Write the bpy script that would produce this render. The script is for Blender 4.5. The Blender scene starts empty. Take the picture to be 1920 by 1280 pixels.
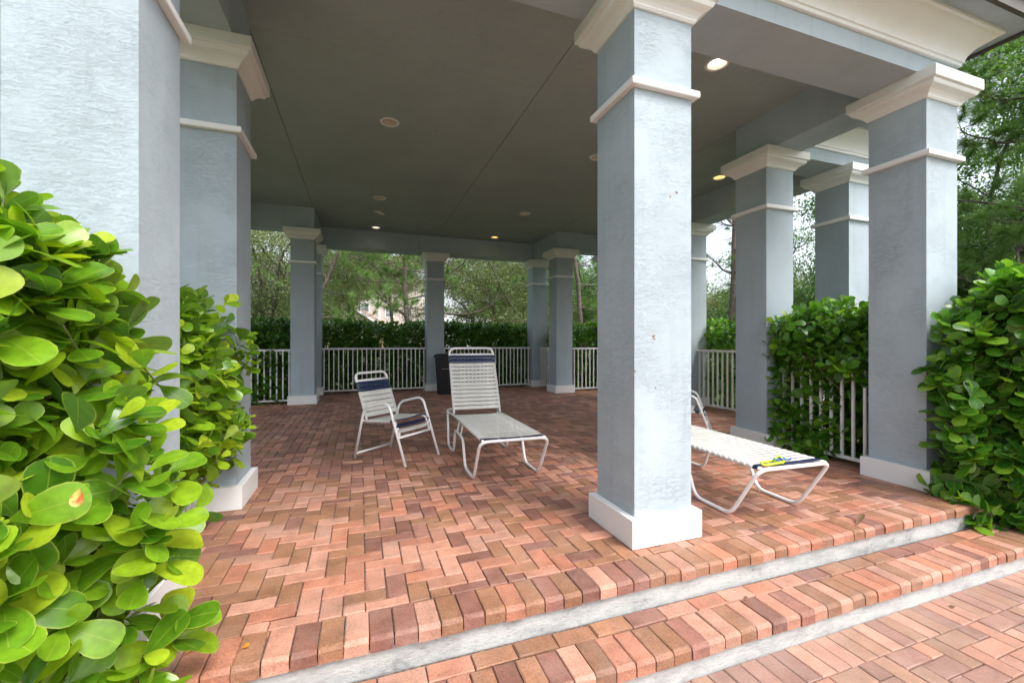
import bpy, math, random
import numpy as np
from mathutils import Vector, Matrix, Euler

R = math.radians
SC = bpy.context.scene
COL = SC.collection
random.seed(7)
rng = np.random.default_rng(7)

# ------------------------------------------------------------------ camera, sky, sun, exposure
EYE = 1.24                       # above the pavilion floor (z = 0)
YAW = R(19.5)                    # camera looks right of +Y (the depth axis of the pavilion)
cam_d = bpy.data.cameras.new('camera')
cam = bpy.data.objects.new('camera', cam_d)
COL.objects.link(cam)
cam.location = (0, 0, EYE)
cam.rotation_euler = (R(90), 0, -YAW)
cam_d.sensor_width = 36.0
cam_d.lens = 15.0
cam_d.clip_start = 0.05
cam_d.clip_end = 2000
SC.camera = cam

SUN_EL, SUN_AZ = R(55), R(150)   # azimuth measured from +Y clockwise (behind the camera)
world = bpy.data.worlds.new('World')
SC.world = world
world.use_nodes = True
wn, wl = world.node_tree.nodes, world.node_tree.links
wn.clear()
sky = wn.new('ShaderNodeTexSky')
sky.sky_type = 'NISHITA'
sky.sun_disc = False
sky.sun_elevation = SUN_EL
sky.sun_rotation = SUN_AZ
sky.air_density = 1.0
sky.dust_density = 4.0
hs = wn.new('ShaderNodeHueSaturation')
hs.inputs['Saturation'].default_value = 0.45
bg = wn.new('ShaderNodeBackground')
bg.inputs['Strength'].default_value = 0.15
wo = wn.new('ShaderNodeOutputWorld')
wl.new(sky.outputs[0], hs.inputs['Color'])
wl.new(hs.outputs[0], bg.inputs['Color'])
wl.new(bg.outputs[0], wo.inputs['Surface'])

sun_d = bpy.data.lights.new('sun', 'SUN')
sun_d.energy = 0.8
sun_d.angle = R(24)
sun_d.color = (1.0, 0.975, 0.94)
sun = bpy.data.objects.new('sun', sun_d)
COL.objects.link(sun)
sdir = Vector((math.sin(SUN_AZ) * math.cos(SUN_EL), math.cos(SUN_AZ) * math.cos(SUN_EL), math.sin(SUN_EL)))
sun.location = (0, -10, 20)
sun.rotation_euler = (-sdir).to_track_quat('-Z', 'Y').to_euler()

SC.view_settings.view_transform = 'Standard'
SC.view_settings.look = 'None'
SC.view_settings.gamma = 1.0
SC.view_settings.exposure = 1.45
SC.cycles.max_bounces = 10
SC.cycles.diffuse_bounces = 7
SC.cycles.glossy_bounces = 3
SC.cycles.transmission_bounces = 4
SC.cycles.use_denoising = True

# ------------------------------------------------------------------ helpers
FWD = np.array([math.sin(YAW), math.cos(YAW)])
RGT = np.array([math.cos(YAW), -math.sin(YAW)])
def to_cam(p):
    p = np.asarray(p, float)
    f = p[..., 0] * FWD[0] + p[..., 1] * FWD[1]
    r = p[..., 0] * RGT[0] + p[..., 1] * RGT[1]
    return r, f, p[..., 2] - EYE
def rf(r, f):
    """camera-right / forward metres -> world x, y"""
    return (r * RGT[0] + f * FWD[0], r * RGT[1] + f * FWD[1])

def tag(o, label=None, cat=None, group=None, kind=None):
    if label: o['label'] = label
    if cat: o['category'] = cat
    if group: o['group'] = group
    if kind: o['kind'] = kind
    return o

def link(o, parent=None):
    COL.objects.link(o)
    if parent is not None:
        o.parent = parent
    return o

def empty(name, loc=(0, 0, 0), rz=0.0):
    o = bpy.data.objects.new(name, None)
    o.empty_display_size = 0.1
    link(o)
    o.location = loc
    o.rotation_euler = (0, 0, rz)
    return o

class MB:
    def __init__(s):
        s.v, s.f, s.m = [], [], []
    def add(s, verts, faces, mi=0):
        n = len(s.v)
        s.v += [tuple(p) for p in verts]
        s.f += [tuple(i + n for i in f) for f in faces]
        s.m += [mi] * len(faces)
        return s
    def box(s, x0, x1, y0, y1, z0, z1, mi=0):
        v = [(x0, y0, z0), (x1, y0, z0), (x1, y1, z0), (x0, y1, z0), (x0, y0, z1), (x1, y0, z1), (x1, y1, z1), (x0, y1, z1)]
        return s.add(v, [(0, 3, 2, 1), (4, 5, 6, 7), (0, 1, 5, 4), (1, 2, 6, 5), (2, 3, 7, 6), (3, 0, 4, 7)], mi)
    def rings(s, prof, closed_top=True, closed_bot=True):
        """square rings: prof = [(half_x, half_y, z), ...] centred on 0,0"""
        v = []
        for hx, hy, z in prof:
            v += [(-hx, -hy, z), (hx, -hy, z), (hx, hy, z), (-hx, hy, z)]
        f = []
        for k in range(len(prof) - 1):
            a, b = 4 * k, 4 * k + 4
            for i in range(4):
                j = (i + 1) % 4
                f.append((a + i, a + j, b + j, b + i))
        if closed_bot: f.append((3, 2, 1, 0))
        if closed_top:
            t = 4 * (len(prof) - 1)
            f.append((t, t + 1, t + 2, t + 3))
        return s.add(v, f)
    def tube(s, pts, r, n=10, caps=True, closed=False):
        P = [Vector(p) for p in pts]
        rr = r if isinstance(r, (list, tuple, np.ndarray)) else [r] * len(P)
        N = len(P)
        v, f = [], []
        up = None
        for i in range(N):
            if closed:
                t = P[(i + 1) % N] - P[i - 1]
            else:
                t = P[min(i + 1, N - 1)] - P[max(i - 1, 0)]
            if t.length < 1e-9: t = Vector((0, 0, 1))
            t.normalize()
            if up is None:
                up = Vector((0, 0, 1)) if abs(t.z) < 0.9 else Vector((1, 0, 0))
            a = up - t * up.dot(t)
            if a.length < 1e-6: a = t.orthogonal()
            a.normalize()
            up = a
            b = t.cross(a)
            for k in range(n):
                w = 2 * math.pi * k / n
                v.append(P[i] + (a * math.cos(w) + b * math.sin(w)) * rr[i])
        for i in range(N if closed else N - 1):
            j = (i + 1) % N
            for k in range(n):
                l = (k + 1) % n
                f.append((i * n + k, i * n + l, j * n + l, j * n + k))
        if caps and not closed:
            f.append(tuple(range(n - 1, -1, -1)))
            f.append(tuple((N - 1) * n + k for k in range(n)))
        return s.add(v, f)
    def lathe(s, prof, n=24, c=(0, 0, 0)):
        v, f = [], []
        for r, z in prof:
            for k in range(n):
                w = 2 * math.pi * k / n
                v.append((c[0] + r * math.cos(w), c[1] + r * math.sin(w), c[2] + z))
        for i in range(len(prof) - 1):
            for k in range(n):
                l = (k + 1) % n
                f.append((i * n + k, i * n + l, (i + 1) * n + l, (i + 1) * n + k))
        return s.add(v, f)
    def mesh(s, name, mats, smooth=False):
        me = bpy.data.meshes.new(name)
        me.from_pydata(s.v, [], s.f)
        for m in (mats if isinstance(mats, (list, tuple)) else [mats]):
            me.materials.append(m)
        if any(s.m):
            me.polygons.foreach_set('material_index', s.m)
        if smooth:
            me.polygons.foreach_set('use_smooth', [True] * len(me.polygons))
        me.update()
        return me
    def build(s, name, mats, parent=None, smooth=False, auto=None):
        me = s.mesh(name, mats, smooth)
        o = link(bpy.data.objects.new(name, me), parent)
        if auto:
            me.polygons.foreach_set('use_smooth', [True] * len(me.polygons))
            me.set_sharp_from_angle(angle=R(auto))
        return o

def fillet(pts, r, n=5):
    """round the corners of a polyline"""
    P = [Vector(p) for p in pts]
    out = [P[0]]
    for i in range(1, len(P) - 1):
        a, b, c = P[i - 1], P[i], P[i + 1]
        d1, d2 = (a - b), (c - b)
        l = min(r, d1.length * 0.48, d2.length * 0.48)
        p1, p2 = b + d1.normalized() * l, b + d2.normalized() * l
        for k in range(n + 1):
            t = k / n
            out.append(p1 * (1 - t) ** 2 + b * 2 * t * (1 - t) + p2 * t * t)
    out.append(P[-1])
    return out

def inst(name, me, parent, loc, rot=(0, 0, 0), scale=(1, 1, 1)):
    o = bpy.data.objects.new(name, me)
    link(o, parent)
    o.location = loc
    o.rotation_euler = rot
    o.scale = scale
    return o

# ------------------------------------------------------------------ materials
def new_mat(name):
    m = bpy.data.materials.new(name)
    m.use_nodes = True
    nt = m.node_tree
    b = nt.nodes['Principled BSDF']
    return m, nt.nodes, nt.links, b

def texco(n, l, scale=(1, 1, 1), kind='Object'):
    tc = n.new('ShaderNodeTexCoord')
    mp = n.new('ShaderNodeMapping')
    mp.inputs['Scale'].default_value = scale
    l.new(tc.outputs[kind], mp.inputs['Vector'])
    return mp

def noise(n, l, vec, scale, detail=4, rough=0.55, dist=0.0):
    t = n.new('ShaderNodeTexNoise')
    t.inputs['Scale'].default_value = scale
    t.inputs['Detail'].default_value = detail
    t.inputs['Roughness'].default_value = rough
    t.inputs['Distortion'].default_value = dist
    if vec is not None: l.new(vec.outputs[0], t.inputs['Vector'])
    return t

def ramp(n, l, src, stops, interp='LINEAR'):
    r = n.new('ShaderNodeValToRGB')
    r.color_ramp.interpolation = interp
    e = r.color_ramp.elements
    while len(e) < len(stops): e.new(0.5)
    for k, (p, c) in enumerate(stops):
        e[k].position = p
        e[k].color = (c[0], c[1], c[2], 1) if not isinstance(c, (int, float)) else (c, c, c, 1)
    l.new(src, r.inputs[0])
    return r

def mixc(n, l, fac, a, b, mode='MIX'):
    m = n.new('ShaderNodeMix')
    m.data_type = 'RGBA'
    m.blend_type = mode
    for sock, val in ((m.inputs[0], fac), (m.inputs[6], a), (m.inputs[7], b)):
        if isinstance(val, (int, float)): sock.default_value = val
        elif isinstance(val, tuple): sock.default_value = (*val, 1)
        else: l.new(val, sock)
    return m.outputs[2]

def bump(n, l, b, h, strength, dist, prev=None):
    bp = n.new('ShaderNodeBump')
    bp.inputs['Strength'].default_value = strength
    bp.inputs['Distance'].default_value = dist
    l.new(h, bp.inputs['Height'])
    if prev is not None: l.new(prev.outputs[0], bp.inputs['Normal'])
    l.new(bp.outputs[0], b.inputs['Normal'])
    return bp

def simple(name, col, rough=0.5, var=0.12, nscale=12, bumpd=0.0, metal=0.0, spec=0.5, bscale=60):
    m, n, l, b = new_mat(name)
    mp = texco(n, l)
    t = noise(n, l, mp, nscale)
    c0 = tuple(c * (1 - var) for c in col)
    c1 = tuple(min(1, c * (1 + var)) for c in col)
    r = ramp(n, l, t.outputs['Fac'], [(0.3, c0), (0.7, c1)])
    l.new(r.outputs[0], b.inputs['Base Color'])
    b.inputs['Roughness'].default_value = rough
    b.inputs['Metallic'].default_value = metal
    b.inputs['Specular IOR Level'].default_value = spec
    if bumpd:
        t2 = noise(n, l, mp, bscale, 3)
        bump(n, l, b, t2.outputs['Fac'], 0.6, bumpd)
    return m

def stucco(name, col, strength=0.68, flat=False):
    m, n, l, b = new_mat(name)
    geo = n.new('ShaderNodeNewGeometry')
    mp = n.new('ShaderNodeMapping')
    mp.inputs['Scale'].default_value = (6, 6, 6) if flat else (6.5, 6.5, 24)
    l.new(geo.outputs['Position'], mp.inputs['Vector'])
    t = noise(n, l, mp, 2.4, 6, 0.62, 1.6)
    rd = ramp(n, l, t.outputs['Fac'], [(0.36, 0.55), (0.44, 0.2), (0.475, 1.0), (0.52, 0.62), (0.60, 0.75), (0.625, 0.35), (0.66, 0.8)])
    mp2 = n.new('ShaderNodeMapping')
    mp2.inputs['Scale'].default_value = (1, 1, 1)
    l.new(geo.outputs['Position'], mp2.inputs['Vector'])
    t2 = noise(n, l, mp2, 140, 2)
    tp_ = noise(n, l, mp2, 2.3, 3)
    pr = ramp(n, l, tp_.outputs['Fac'], [(0.38, 0.15), (0.60, 1.0)])
    rdm = n.new('ShaderNodeMath'); rdm.operation = 'MULTIPLY'
    l.new(rd.outputs[0], rdm.inputs[0]); l.new(pr.outputs[0], rdm.inputs[1])
    mixh = n.new('ShaderNodeMath'); mixh.operation = 'MULTIPLY_ADD'
    l.new(t2.outputs['Fac'], mixh.inputs[0]); mixh.inputs[1].default_value = 0.25
    l.new(rdm.outputs[0], mixh.inputs[2])
    bump(n, l, b, mixh.outputs[0], strength, 0.0045)
    t3 = noise(n, l, mp2, 1.3, 5, 0.6)
    r = ramp(n, l, t3.outputs['Fac'], [(0.3, tuple(c * 0.90 for c in col)), (0.7, tuple(c * 1.06 for c in col))])
    # faint drip staining
    mp3 = n.new('ShaderNodeMapping'); mp3.inputs['Scale'].default_value = (14, 14, 0.7)
    l.new(geo.outputs['Position'], mp3.inputs['Vector'])
    t4 = noise(n, l, mp3, 1.0, 4, 0.6)
    st = ramp(n, l, t4.outputs['Fac'], [(0.54, 1.0), (0.64, 0.96), (0.8, 0.86)])
    c = mixc(n, l, 1.0, r.outputs[0], st.outputs[0], 'MULTIPLY')
    l.new(c, b.inputs['Base Color'])
    b.inputs['Roughness'].default_value = 0.75
    b.inputs['Specular IOR Level'].default_value = 0.3
    return m

def brick_mat(name, rnd, dust=0.32):
    """rnd: 'OBJECT' or 'ISLAND' - which random number picks the brick's own colour"""
    m, n, l, b = new_mat(name)
    geo = n.new('ShaderNodeNewGeometry')
    if rnd == 'OBJECT':
        oi = n.new('ShaderNodeObjectInfo'); src = oi.outputs['Random']
    else:
        src = geo.outputs['Random Per Island']
    cl = ramp(n, l, src, [(0.0, (0.41, 0.195, 0.132)), (0.16, (0.43, 0.225, 0.16)), (0.30, (0.385, 0.16, 0.098)),
                          (0.46, (0.29, 0.14, 0.078)), (0.62, (0.245, 0.118, 0.066)), (0.76, (0.25, 0.112, 0.082)), (0.91, (0.20, 0.088, 0.064))], 'CONSTANT')
    mul = n.new('ShaderNodeMath'); mul.operation = 'MULTIPLY'; mul.inputs[1].default_value = 37.7
    l.new(src, mul.inputs[0])
    fr = n.new('ShaderNodeMath'); fr.operation = 'FRACT'; l.new(mul.outputs[0], fr.inputs[0])
    br = ramp(n, l, fr.outputs[0], [(0, 0.86), (1, 1.14)])
    c = mixc(n, l, 1.0, cl.outputs[0], br.outputs[0], 'MULTIPLY')
    mp = n.new('ShaderNodeMapping'); l.new(geo.outputs['Position'], mp.inputs['Vector'])
    t = noise(n, l, mp, 9, 6, 0.65)
    r1 = ramp(n, l, t.outputs['Fac'], [(0.25, 0.68), (0.5, 1.0), (0.75, 1.25)])
    c = mixc(n, l, 1.0, c, r1.outputs[0], 'MULTIPLY')
    t2 = noise(n, l, mp, 130, 4, 0.7)
    r2 = ramp(n, l, t2.outputs['Fac'], [(0.3, 0.62), (0.5, 1.0), (0.7, 1.32)])
    c = mixc(n, l, 1.0, c, r2.outputs[0], 'MULTIPLY')
    # pale efflorescence / sand rubbed into the face
    t3 = noise(n, l, mp, 3.1, 5, 0.7)
    fx = ramp(n, l, t3.outputs['Fac'], [(0.45, 0.0 if dust < 0.5 else 0.25), (0.80, dust)])
    c = mixc(n, l, fx.outputs[0], c, (0.42, 0.32, 0.27))
    l.new(c, b.inputs['Base Color'])
    rr = ramp(n, l, t.outputs['Fac'], [(0.3, 0.42), (0.7, 0.62)])
    l.new(rr.outputs[0], b.inputs['Roughness'])
    b.inputs['Specular IOR Level'].default_value = 0.45
    hsum = n.new('ShaderNodeMath'); hsum.operation = 'MULTIPLY_ADD'
    t4 = noise(n, l, mp, 55, 4)
    l.new(t2.outputs['Fac'], hsum.inputs[0]); hsum.inputs[1].default_value = 0.7; l.new(t4.outputs['Fac'], hsum.inputs[2])
    bump(n, l, b, hsum.outputs[0], 0.75, 0.004)
    return m

def leaf_mat(name, rnd, cols, edge, uv=True, trans=0.35, rough=0.27, coat=0.0):
    m, n, l, b = new_mat(name)
    geo = n.new('ShaderNodeNewGeometry')
    if rnd == 'OBJECT':
        oi = n.new('ShaderNodeObjectInfo'); src = oi.outputs['Random']
    else:
        src = geo.outputs['Random Per Island']
    k = len(cols)
    cr = ramp(n, l, src, [(i / max(1, k - 1), c) for i, c in enumerate(cols)])
    c = cr.outputs[0]
    mp = n.new('ShaderNodeMapping'); l.new(geo.outputs['Position'], mp.inputs['Vector'])
    t = noise(n, l, mp, 35, 3)
    r1 = ramp(n, l, t.outputs['Fac'], [(0.3, 0.82), (0.7, 1.15)])
    c = mixc(n, l, 1.0, c, r1.outputs[0], 'MULTIPLY')
    if uv:
        uvn = n.new('ShaderNodeUVMap'); uvn.uv_map = 'UVMap'
        sp = n.new('ShaderNodeSeparateXYZ'); l.new(uvn.outputs[0], sp.inputs[0])
        ab = n.new('ShaderNodeMath'); ab.operation = 'ABSOLUTE'; l.new(sp.outputs[0], ab.inputs[0])
        rim = ramp(n, l, ab.outputs[0], [(0.0, 0.55), (0.05, 0.0), (0.90, 0.0), (0.97, 0.75)])
        c = mixc(n, l, rim.outputs[0], c, edge)
    t5 = noise(n, l, mp, 22, 5, 0.7)
    bl = ramp(n, l, t5.outputs['Fac'], [(0.70, 0.0), (0.76, 0.6)])
    c = mixc(n, l, bl.outputs[0], c, (0.16, 0.11, 0.03))
    # paler underside
    c2 = mixc(n, l, geo.outputs['Backfacing'], c, mixc(n, l, 0.35, c, (0.22, 0.32, 0.16)))
    l.new(c2, b.inputs['Base Color'])
    b.inputs['Roughness'].default_value = rough
    b.inputs['Specular IOR Level'].default_value = 0.5
    if trans:
        out = n['Material Output']
        tr = n.new('ShaderNodeBsdfTranslucent')
        tc = mixc(n, l, 1.0, c, (1.0, 1.0, 0.35), 'MULTIPLY')
        bright = mixc(n, l, 1.0, tc, (1.5, 1.6, 1.2), 'MULTIPLY')
        l.new(bright, tr.inputs['Color'])
        mx = n.new('ShaderNodeMixShader'); mx.inputs[0].default_value = trans
        l.new(b.outputs[0], mx.inputs[1]); l.new(tr.outputs[0], mx.inputs[2])
        l.new(mx.outputs[0], out.inputs['Surface'])
    return m

M = {}
BLUE = (0.405, 0.475, 0.52)
M['stucco'] = stucco('blue_grey_stucco', BLUE)
M['stucco_smooth'] = stucco('blue_grey_beam_stucco', BLUE, 0.35, True)
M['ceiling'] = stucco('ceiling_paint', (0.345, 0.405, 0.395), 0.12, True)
M['trim'] = simple('white_trim_paint', (0.80, 0.80, 0.79), 0.55, 0.06, 3, 0.0015)
m, n, l, b = new_mat('white_trim_paint_worn')
mp = texco(n, l); t = noise(n, l, mp, 2.5, 4)
r = ramp(n, l, t.outputs['Fac'], [(0.3, (0.76, 0.76, 0.75)), (0.7, (0.82, 0.82, 0.81))])
geo = n.new('ShaderNodeNewGeometry'); mpw = n.new('ShaderNodeMapping'); l.new(geo.outputs['Position'], mpw.inputs['Vector'])
t2 = noise(n, l, mpw, 11, 7, 0.72, 0.6)
st = ramp(n, l, t2.outputs['Fac'], [(0.60, 0.0), (0.70, 0.22), (0.80, 0.5)])
l.new(mixc(n, l, st.outputs[0], r.outputs[0], (0.40, 0.36, 0.31)), b.inputs['Base Color'])
b.inputs['Roughness'].default_value = 0.55
t3 = noise(n, l, mpw, 40, 4); bump(n, l, b, t3.outputs['Fac'], 0.5, 0.003)
M['trim'] = m
M['concrete'] = None
m, n, l, b = new_mat('painted_concrete_riser')
mp = texco(n, l, (1, 1, 2.2)); t = noise(n, l, mp, 5, 6, 0.68)
r = ramp(n, l, t.outputs['Fac'], [(0.28, (0.18, 0.185, 0.18)), (0.40, (0.37, 0.38, 0.375)), (0.55, (0.48, 0.49, 0.475)), (0.75, (0.54, 0.535, 0.50))])
t2 = noise(n, l, mp, 38, 6, 0.75)
r2 = ramp(n, l, t2.outputs['Fac'], [(0.30, 0.55), (0.42, 0.95), (0.6, 1.0), (0.72, 1.15)])
l.new(mixc(n, l, 1.0, r.outputs[0], r2.outputs[0], 'MULTIPLY'), b.inputs['Base Color']); b.inputs['Roughness'].default_value = 0.8
bump(n, l, b, t2.outputs['Fac'], 0.9, 0.006)
M['concrete'] = m
M['brick_obj'] = brick_mat('brick_paver', 'OBJECT')
M['brick_mass'] = brick_mat('brick_paver_field', 'ISLAND')
M['brick_obj_old'] = brick_mat('weathered_paver', 'OBJECT', 0.6)
M['brick_mass_old'] = brick_mat('weathered_paver_field', 'ISLAND', 0.6)
M['sand'] = simple('joint_sand', (0.115, 0.09, 0.075), 0.95, 0.7, 45, 0.002)
M['soil'] = simple('dark_mulch', (0.06, 0.045, 0.032), 0.95, 0.4, 30, 0.01)
M['ground'] = None
m, n, l, b = new_mat('lawn_ground')
mp = texco(n, l); t = noise(n, l, mp, 0.6, 6, 0.7)
r = ramp(n, l, t.outputs['Fac'], [(0.3, (0.05, 0.08, 0.025)), (0.55, (0.10, 0.13, 0.05)), (0.75, (0.22, 0.19, 0.13))])
l.new(r.outputs[0], b.inputs['Base Color']); b.inputs['Roughness'].default_value = 0.95
M['ground'] = m
M['white_metal'] = simple('white_powder_coat', (0.80, 0.80, 0.80), 0.32, 0.03, 8)
M['fence'] = simple('white_fence_paint', (0.78, 0.77, 0.75), 0.45, 0.06, 8)
M['strap_white'] = simple('white_vinyl_strap', (0.58, 0.58, 0.545), 0.45, 0.14, 9)
M['strap_navy'] = simple('navy_vinyl_strap', (0.012, 0.022, 0.065), 0.35, 0.15, 20)
M['bin'] = simple('black_plastic', (0.012, 0.014, 0.018), 0.45, 0.2, 10)
M['outlet'] = simple('grey_outlet_box', (0.30, 0.29, 0.25), 0.5, 0.1, 20)
M['lime'] = simple('lime_rubber', (0.55, 0.75, 0.02), 0.4, 0.08, 30)
M['blue_plastic'] = simple('blue_plastic', (0.01, 0.10, 0.32), 0.25, 0.1, 30)
M['bark_oak'] = simple('oak_bark', (0.11, 0.095, 0.08), 0.95, 0.4, 9, 0.02, bscale=14)
M['bark_pine'] = simple('pine_bark', (0.13, 0.10, 0.085), 0.95, 0.4, 8, 0.02, bscale=14)
M['stem'] = simple('green_brown_stem', (0.16, 0.17, 0.06), 0.7, 0.3, 20)
M['dead_leaf'] = simple('orange_dead_leaf', (0.55, 0.20, 0.02), 0.6, 0.3, 40)
m, n, l, b = new_mat('withered_leaf')
mp = texco(n, l); t = noise(n, l, mp, 30, 3)
r = ramp(n, l, t.outputs['Fac'], [(0.42, (0.50, 0.42, 0.10)), (0.52, (0.42, 0.09, 0.02))])
l.new(r.outputs[0], b.inputs['Base Color']); b.inputs['Roughness'].default_value = 0.6
M['withered'] = m
M['brown_leaf'] = simple('brown_dead_leaf', (0.13, 0.07, 0.03), 0.7, 0.3, 40)
M['siding'] = simple('beige_siding', (0.54, 0.48, 0.41), 0.8, 0.04, 2)
M['siding_tan'] = simple('tan_siding', (0.36, 0.27, 0.17), 0.8, 0.06, 2)
M['house_trim'] = simple('house_white_trim', (0.78, 0.78, 0.78), 0.6, 0.04, 4)
M['pale_wall'] = simple('pale_blue_white_wall', (0.62, 0.66, 0.72), 0.7, 0.04, 1)
M['shingle'] = simple('brown_shingle', (0.22, 0.16, 0.13), 0.9, 0.25, 6)
M['glass'] = simple('window_glass', (0.16, 0.19, 0.20), 0.08, 0.2, 1)
M['fascia'] = simple('dark_bronze_fascia', (0.07, 0.06, 0.05), 0.5, 0.1, 4)
M['chip'] = simple('rust_stain', (0.24, 0.13, 0.07), 0.8, 0.4, 60)
M['baffle'] = simple('downlight_baffle', (0.66, 0.60, 0.50), 0.4, 0.1, 20)
def emis(name, col, s):
    m, n, l, b = new_mat(name)
    b.inputs['Base Color'].default_value = (*col, 1)
    b.inputs['Emission Color'].default_value = (*col, 1)
    b.inputs['Emission Strength'].default_value = s
    return m
M['lamp_white'] = emis('lamp_cool_white', (1.0, 0.96, 0.88), 2.5)
M['lamp_warm'] = emis('lamp_warm_yellow', (1.0, 0.74, 0.30), 3)
LG = [(0.06, 0.165, 0.010), (0.11, 0.245, 0.012), (0.17, 0.33, 0.015), (0.25, 0.40, 0.018), (0.38, 0.48, 0.025)]  # left hedges: yellow young growth, with the brighter light there put into the colour
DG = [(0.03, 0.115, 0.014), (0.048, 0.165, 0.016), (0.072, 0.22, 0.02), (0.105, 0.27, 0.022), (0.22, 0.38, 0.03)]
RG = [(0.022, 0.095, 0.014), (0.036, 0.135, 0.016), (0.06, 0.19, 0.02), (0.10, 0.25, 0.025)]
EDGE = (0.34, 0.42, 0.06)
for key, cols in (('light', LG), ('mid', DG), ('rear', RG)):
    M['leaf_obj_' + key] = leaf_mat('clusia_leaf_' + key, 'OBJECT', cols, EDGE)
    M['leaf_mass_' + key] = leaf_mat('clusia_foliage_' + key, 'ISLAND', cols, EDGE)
M['oak_leaf'] = leaf_mat('oak_foliage', 'ISLAND', [(0.07, 0.10, 0.035), (0.12, 0.16, 0.055), (0.17, 0.21, 0.08), (0.24, 0.27, 0.12)], EDGE, False, 0.3, 0.5)
M['oak_leaf_b'] = leaf_mat('broadleaf_foliage', 'ISLAND', [(0.04, 0.11, 0.025), (0.08, 0.18, 0.03), (0.14, 0.25, 0.05)], EDGE, False, 0.3, 0.45)
M['needle'] = leaf_mat('pine_needles', 'ISLAND', [(0.06, 0.15, 0.025), (0.11, 0.23, 0.04), (0.19, 0.31, 0.05)], EDGE, False, 0.25, 0.5)

# ------------------------------------------------------------------ plan of the pavilion
HW = 0.215                                   # half shaft width
AX, AY = 1.785, 6.73                         # axes of symmetry
XP, XM = 2.875, 4.29                         # porch / main half widths (to column centres)
YP, YM = 4.315, 2.825                        # porch / main half depths
PX0, PX1 = AX - XP, AX + XP                  # -1.09, 4.66
MX0, MX1 = AX - XM, AX + XM                  # -2.505, 6.075
PY0, PY1 = AY - YP, AY + YP                  # 2.415, 11.045
MY0, MY1 = AY - YM, AY + YM                  # 3.905, 9.555
CAP0, CAP1, CEIL = 3.27, 3.465, 3.90
STEP = 0.165
GZ = -2 * STEP

# ------------------------------------------------------------------ ground and floor
g = MB()
g.add([(-400, -400, GZ - 0.06), (400, -400, GZ - 0.06), (400, 400, GZ - 0.06), (-400, 400, GZ - 0.06)], [(0, 1, 2, 3)])
tag(g.build('ground', M['ground']), kind='structure')

def brick_mesh(name, lx, ly, lz, bev, mat, front=0.0, wear=0):
    """paver: straight sides, chamfered top edge; front > 0 rounds the edge facing -Y"""
    hx, hy = lx / 2, ly / 2
    mb = MB()
    if not front:
        mb.rings([(hx, hy, -lz), (hx, hy, -bev), (hx - bev * 0.35, hy - bev * 0.35, -bev * 0.3), (hx - bev, hy - bev, 0)], True, False)
    else:
        prof = [(hy, -lz), (hy, -bev), (hy - bev, 0), (-hy + front, 0), (-hy + front * 0.35, -front * 0.28), (-hy, -front), (-hy, -lz)]
        v, N = [], len(prof)
        for sx, ins in ((-1, 0), (-1, 1), (1, 1), (1, 0)):
            for y, z in prof:
                top = z > -bev * 0.5 or (y < -hy + front and z > -front * 1.2)
                xx = hx - (bev * 0.6 if ins else 0)
                zz = z - (0 if ins else (bev * 0.6 if top else 0))
                v.append((sx * xx, y, zz))
        f = []
        for s in range(3):
            for k in range(N - 1):
                a, b_ = s * N + k, (s + 1) * N + k
                f.append((a, a + 1, b_ + 1, b_))
        f.append(tuple(range(N - 1, -1, -1)))
        f.append(tuple(3 * N + k for k in range(N)))
        mb.add(v, f)
    if wear:
        rr = random.Random(wear)
        mb.v = [(x + rr.uniform(-1, 1) * .0011, y + rr.uniform(-1, 1) * .0011, z + (rr.uniform(-1, .5) * .0016 if z > -lz * .9 else 0)) for x, y, z in mb.v]
        if rr.random() < 0.35:                      # a chipped corner
            k = rr.choice([i for i, p_ in enumerate(mb.v) if p_[2] > -bev * 1.6])
            x, y, z = mb.v[k]
            mb.v[k] = (x * (1 - .006 / hx), y * (1 - .006 / hy), z - .004)
    return mb.mesh(name, mat)

J = 0.005
BL, BW, BT = 0.2, 0.1, 0.06
def herring(x0, x1, y0, y1, ox=0.0, oy=0.0):
    """90 degree herringbone clipped to a rectangle -> list of (cx, cy, lx, ly)"""
    out = []
    i0, i1 = int((x0 - ox) / BW) - 3, int((x1 - ox) / BW) + 3
    j0, j1 = int((y0 - oy) / BW) - 3, int((y1 - oy) / BW) + 3
    for i in range(i0, i1):
        for j in range(j0, j1):
            k = (i + j) % 4
            if k == 0: a = (i, i + 2, j, j + 1)
            elif k == 2: a = (i, i + 1, j, j + 2)
            else: continue
            bx0, bx1 = max(x0, ox + a[0] * BW), min(x1, ox + a[1] * BW)
            by0, by1 = max(y0, oy + a[2] * BW), min(y1, oy + a[3] * BW)
            if bx1 - bx0 < 0.022 or by1 - by0 < 0.022: continue
            out.append(((bx0 + bx1) / 2, (by0 + by1) / 2, bx1 - bx0 - J, by1 - by0 - J))
    return out

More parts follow.
